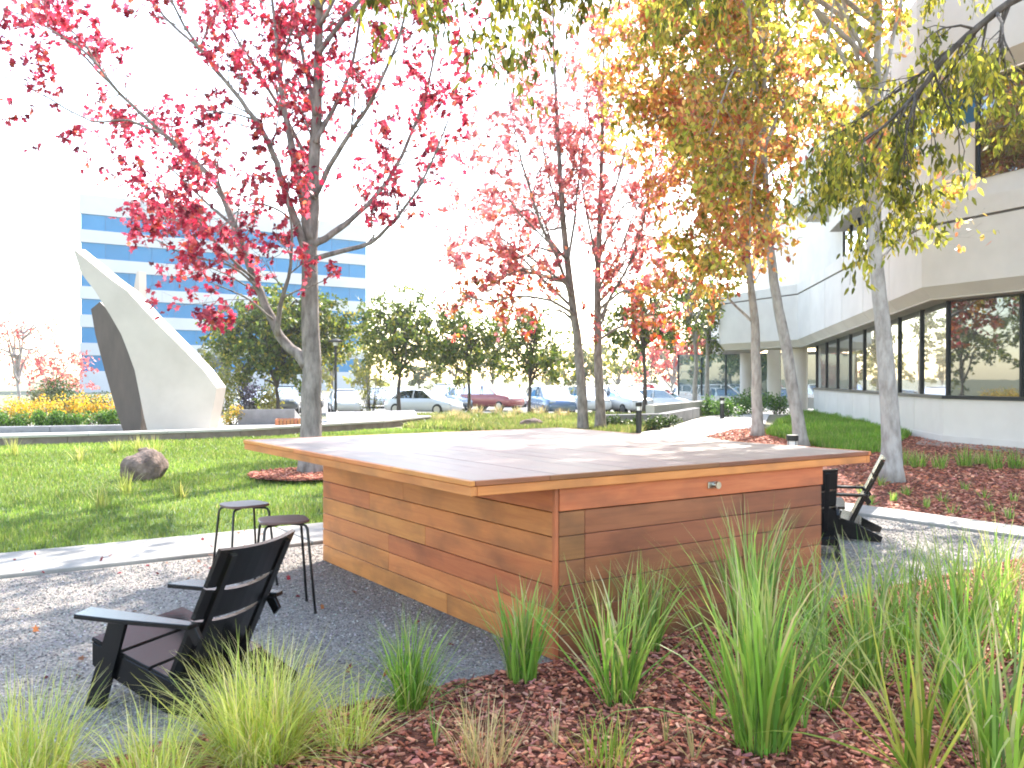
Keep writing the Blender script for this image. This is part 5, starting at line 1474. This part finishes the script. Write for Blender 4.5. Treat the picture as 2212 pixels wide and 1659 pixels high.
def ring(w, z0, z1, tuck=0.9):
    return [(-w * .82, z0), (-w, z0 + .12), (-w, z0 + (z1 - z0) * .62), (-w * tuck, z1 - .03), (-w * tuck * .86, z1), (w * tuck * .86, z1), (w * tuck, z1 - .03), (w, z0 + (z1 - z0) * .62), (w, z0 + .12), (w * .82, z0)]
def car_proto(kind):
    if kind == 'sedan':
        body = [(-2.28, .62, .34, .72), (-2.2, .80, .26, .92), (-1.7, .88, .22, .97), (-0.6, .90, .20, .97), (0.7, .90, .20, .97), (1.15, .89, .20, .95), (1.75, .87, .22, .84), (2.12, .80, .26, .74), (2.26, .64, .34, .62)]
        gh = [(-1.80, .70, .94), (-1.15, .64, 1.38), (-0.4, .62, 1.46), (0.35, .62, 1.42), (1.15, .70, .94)]
        roof = [(-1.22, .60, 1.395), (-0.4, .60, 1.475), (0.40, .60, 1.425)]
    else:
        body = [(-2.26, .70, .38, 1.0), (-2.2, .84, .32, 1.08), (-1.6, .90, .28, 1.10), (-0.6, .92, .26, 1.10), (0.8, .92, .26, 1.10), (1.15, .91, .26, 1.08), (1.75, .89, .28, 1.0), (2.12, .84, .32, .90), (2.26, .70, .40, .74)]
        gh = [(-2.15, .74, 1.06), (-1.85, .68, 1.58), (-0.6, .67, 1.68), (0.25, .66, 1.64), (1.15, .74, 1.06)]
        roof = [(-1.95, .655, 1.60), (-0.6, .655, 1.70), (0.30, .645, 1.65)]
    b = loft([(x, ring(w, z0, z1)) for x, w, z0, z1 in body])
    g = loft([(x, [(-w * 1.12 if i in (0, 2) else -w, 0), ][:0] + [(-w * 1.15, body[3][3] - .04), (-w, z), (w, z), (w * 1.15, body[3][3] - .04)]) for i, (x, w, z) in enumerate(gh)])
    rf = MB()
    for x, w, z in roof: rf.v += [(x, -w - .03, z - .03), (x, -w * .8, z + .012), (x, w * .8, z + .012), (x, w + .03, z - .03)]
    for i in range(len(roof) - 1):
        for k in range(3): rf.f.append((i * 4 + k, i * 4 + k + 1, i * 4 + 5 + k, i * 4 + 4 + k))
    pil = []
    for s in (-1, 1):
        for (xa, xb) in ((gh[1][0] + .1, gh[0][0] + .25), (-0.25, -0.25), (gh[3][0] - .0, gh[4][0] - .12)):
            za = roof[1][2] - .06
            pil.append([(xb, s * gh[0][1] * 1.16, body[3][3] - .02), ((xa + xb) / 2, s * gh[0][1] * 1.08, (body[3][3] + za) / 2), (xa, s * gh[2][1] * 1.03, za)])
    return b.mesh("body", True), g.mesh("windows"), rf.mesh("roof", True), [MB().tube(p_, 0.035, 6).mesh("pillar") for p_ in pil]
CARS = {k: car_proto(k) for k in ('sedan', 'suv')}
TY = MB().lathe([(0.20, -.11), (0.31, -.11), (0.335, -.07), (0.335, .07), (0.31, .11), (0.20, .11)], 20, Matrix.Rotation(R(90), 4, 'X')).mesh("tyre", False)
RM = MB().lathe([(0.205, -.10), (0.205, .10)], 16, Matrix.Rotation(R(90), 4, 'X')).mesh("rim", False)
HL = MB().box((-0.06, -0.17, -0.06), (0.06, 0.17, 0.06)).mesh("headlight", bevel=0.02)
TL = MB().box((-0.04, -0.12, -0.08), (0.04, 0.12, 0.08)).mesh("taillight", bevel=0.02)
TY.materials.append(M['tyre']); RM.materials.append(M['rim']); HL.materials.append(M['headlight']); TL.materials.append(M['taillight'])
def car(kind, colour, px, d, rz, label):
    loc = at(px, d, -0.536)
    t = empty("parked_car", loc, rz, label, "car", "cars in the car park")
    b, g, rf, pil = CARS[kind]
    bo = bpy.data.objects.new("body", b.copy()); COL.objects.link(bo); bo.parent = t; bo.data.materials.append(PAINT[colour])
    link("windows", g, M['carglass'], t)
    r2 = bpy.data.objects.new("roof", rf.copy()); COL.objects.link(r2); r2.parent = t; r2.data.materials.append(PAINT[colour])
    for p_ in pil:
        o = bpy.data.objects.new("pillar", p_.copy()); COL.objects.link(o); o.parent = t; o.data.materials.append(PAINT[colour])
    for x in (-1.38, 1.40):
        for s in (-1, 1):
            w = link("wheel", TY, None, t, (x, s * 0.80, 0.335))
            link("rim", RM, None, w, (0, s * 0.02, 0))
    hz = 0.66 if kind == 'sedan' else 0.82
    for s in (-1, 1):
        link("headlight", HL, None, t, (2.15, s * 0.58, hz))
        link("taillight", TL, None, t, (-2.22, s * 0.64, hz + .1))
T0 = R(-90)
for kind, colour, px, d, rz, lab in [
    ('sedan', 'white', 545, 52.5, R(-65), "white saloon parked nearest right of the sculpture"),
    ('suv', 'grey', 615, 54, R(-80), "dark grey off-roader parked left of the main trunk"),
    ('sedan', 'white', 745, 54, R(-75), "white saloon parked behind the lamp post"),
    ('sedan', 'white', 915, 53, R(-25), "white saloon in side view between the two forked green trees"),
    ('sedan', 'silver', 1000, 62, R(-70), "silver saloon parked behind the second forked tree"),
    ('suv', 'red', 1062, 60, R(-40), "red car parked left of the small green tree"),
    ('suv', 'blue', 1190, 52, R(-75), "dark blue off-roader right of the small green tree"),
    ('suv', 'white', 1270, 54, R(-80), "white off-roader seen between the slim red trunks"),
    ('suv', 'white', 1340, 54, R(-60), "white off-roader just right of the slim red pair"),
    ('sedan', 'white', 1425, 55, R(-20), "white saloon in side view right of the thin green tree"),
    ('sedan', 'silver', 670, 66, R(-80), "silver saloon far behind the main trunk"),
    ('sedan', 'white', 820, 66, R(-80), "white saloon behind the airy yellow shrub"),
    ('sedan', 'white', 870, 68, R(-85), "white saloon in the far row behind the first forked trunk"),
    ('suv', 'silver', 960, 70, R(-90), "silver off-roader in the far row over the white saloon"),
    ('sedan', 'white', 1110, 68, R(-85), "white saloon in the far row beside the red car"),
    ('sedan', 'black', 1160, 70, R(-90), "black saloon in the far row left of the blue off-roader"),
    ('sedan', 'silver', 1230, 69, R(-95), "silver saloon in the far row left of the slim red pair"),
    ('suv', 'white', 1390, 70, R(-90), "white off-roader in the far row behind the thin green tree"),
    ('sedan', 'blue', 1480, 66, R(-95), "blue saloon in the far row left of the slender trees"),
    ('suv', 'white', 1540, 64, R(-100), "white off-roader in the far row behind the slender trees"),
    ]:
    car(kind, colour, px, d, rz, lab)

# ------------------------------------------------------------------ haze: one even box of air round everything
hz = bpy.data.materials.new("haze_air")
nt, N, L = nodes_of(hz)
out = N.new("ShaderNodeOutputMaterial")
pv = N.new("ShaderNodeVolumePrincipled")
pv.inputs["Color"].default_value = (0.93, 0.95, 1.0, 1)
pv.inputs["Density"].default_value = 0.0004
pv.inputs["Anisotropy"].default_value = 0.2
L.new(pv.outputs[0], out.inputs["Volume"])
tag(MB().box((-110, -30, -1.6), (110, 190, 34)).build("haze", hz), kind="stuff")
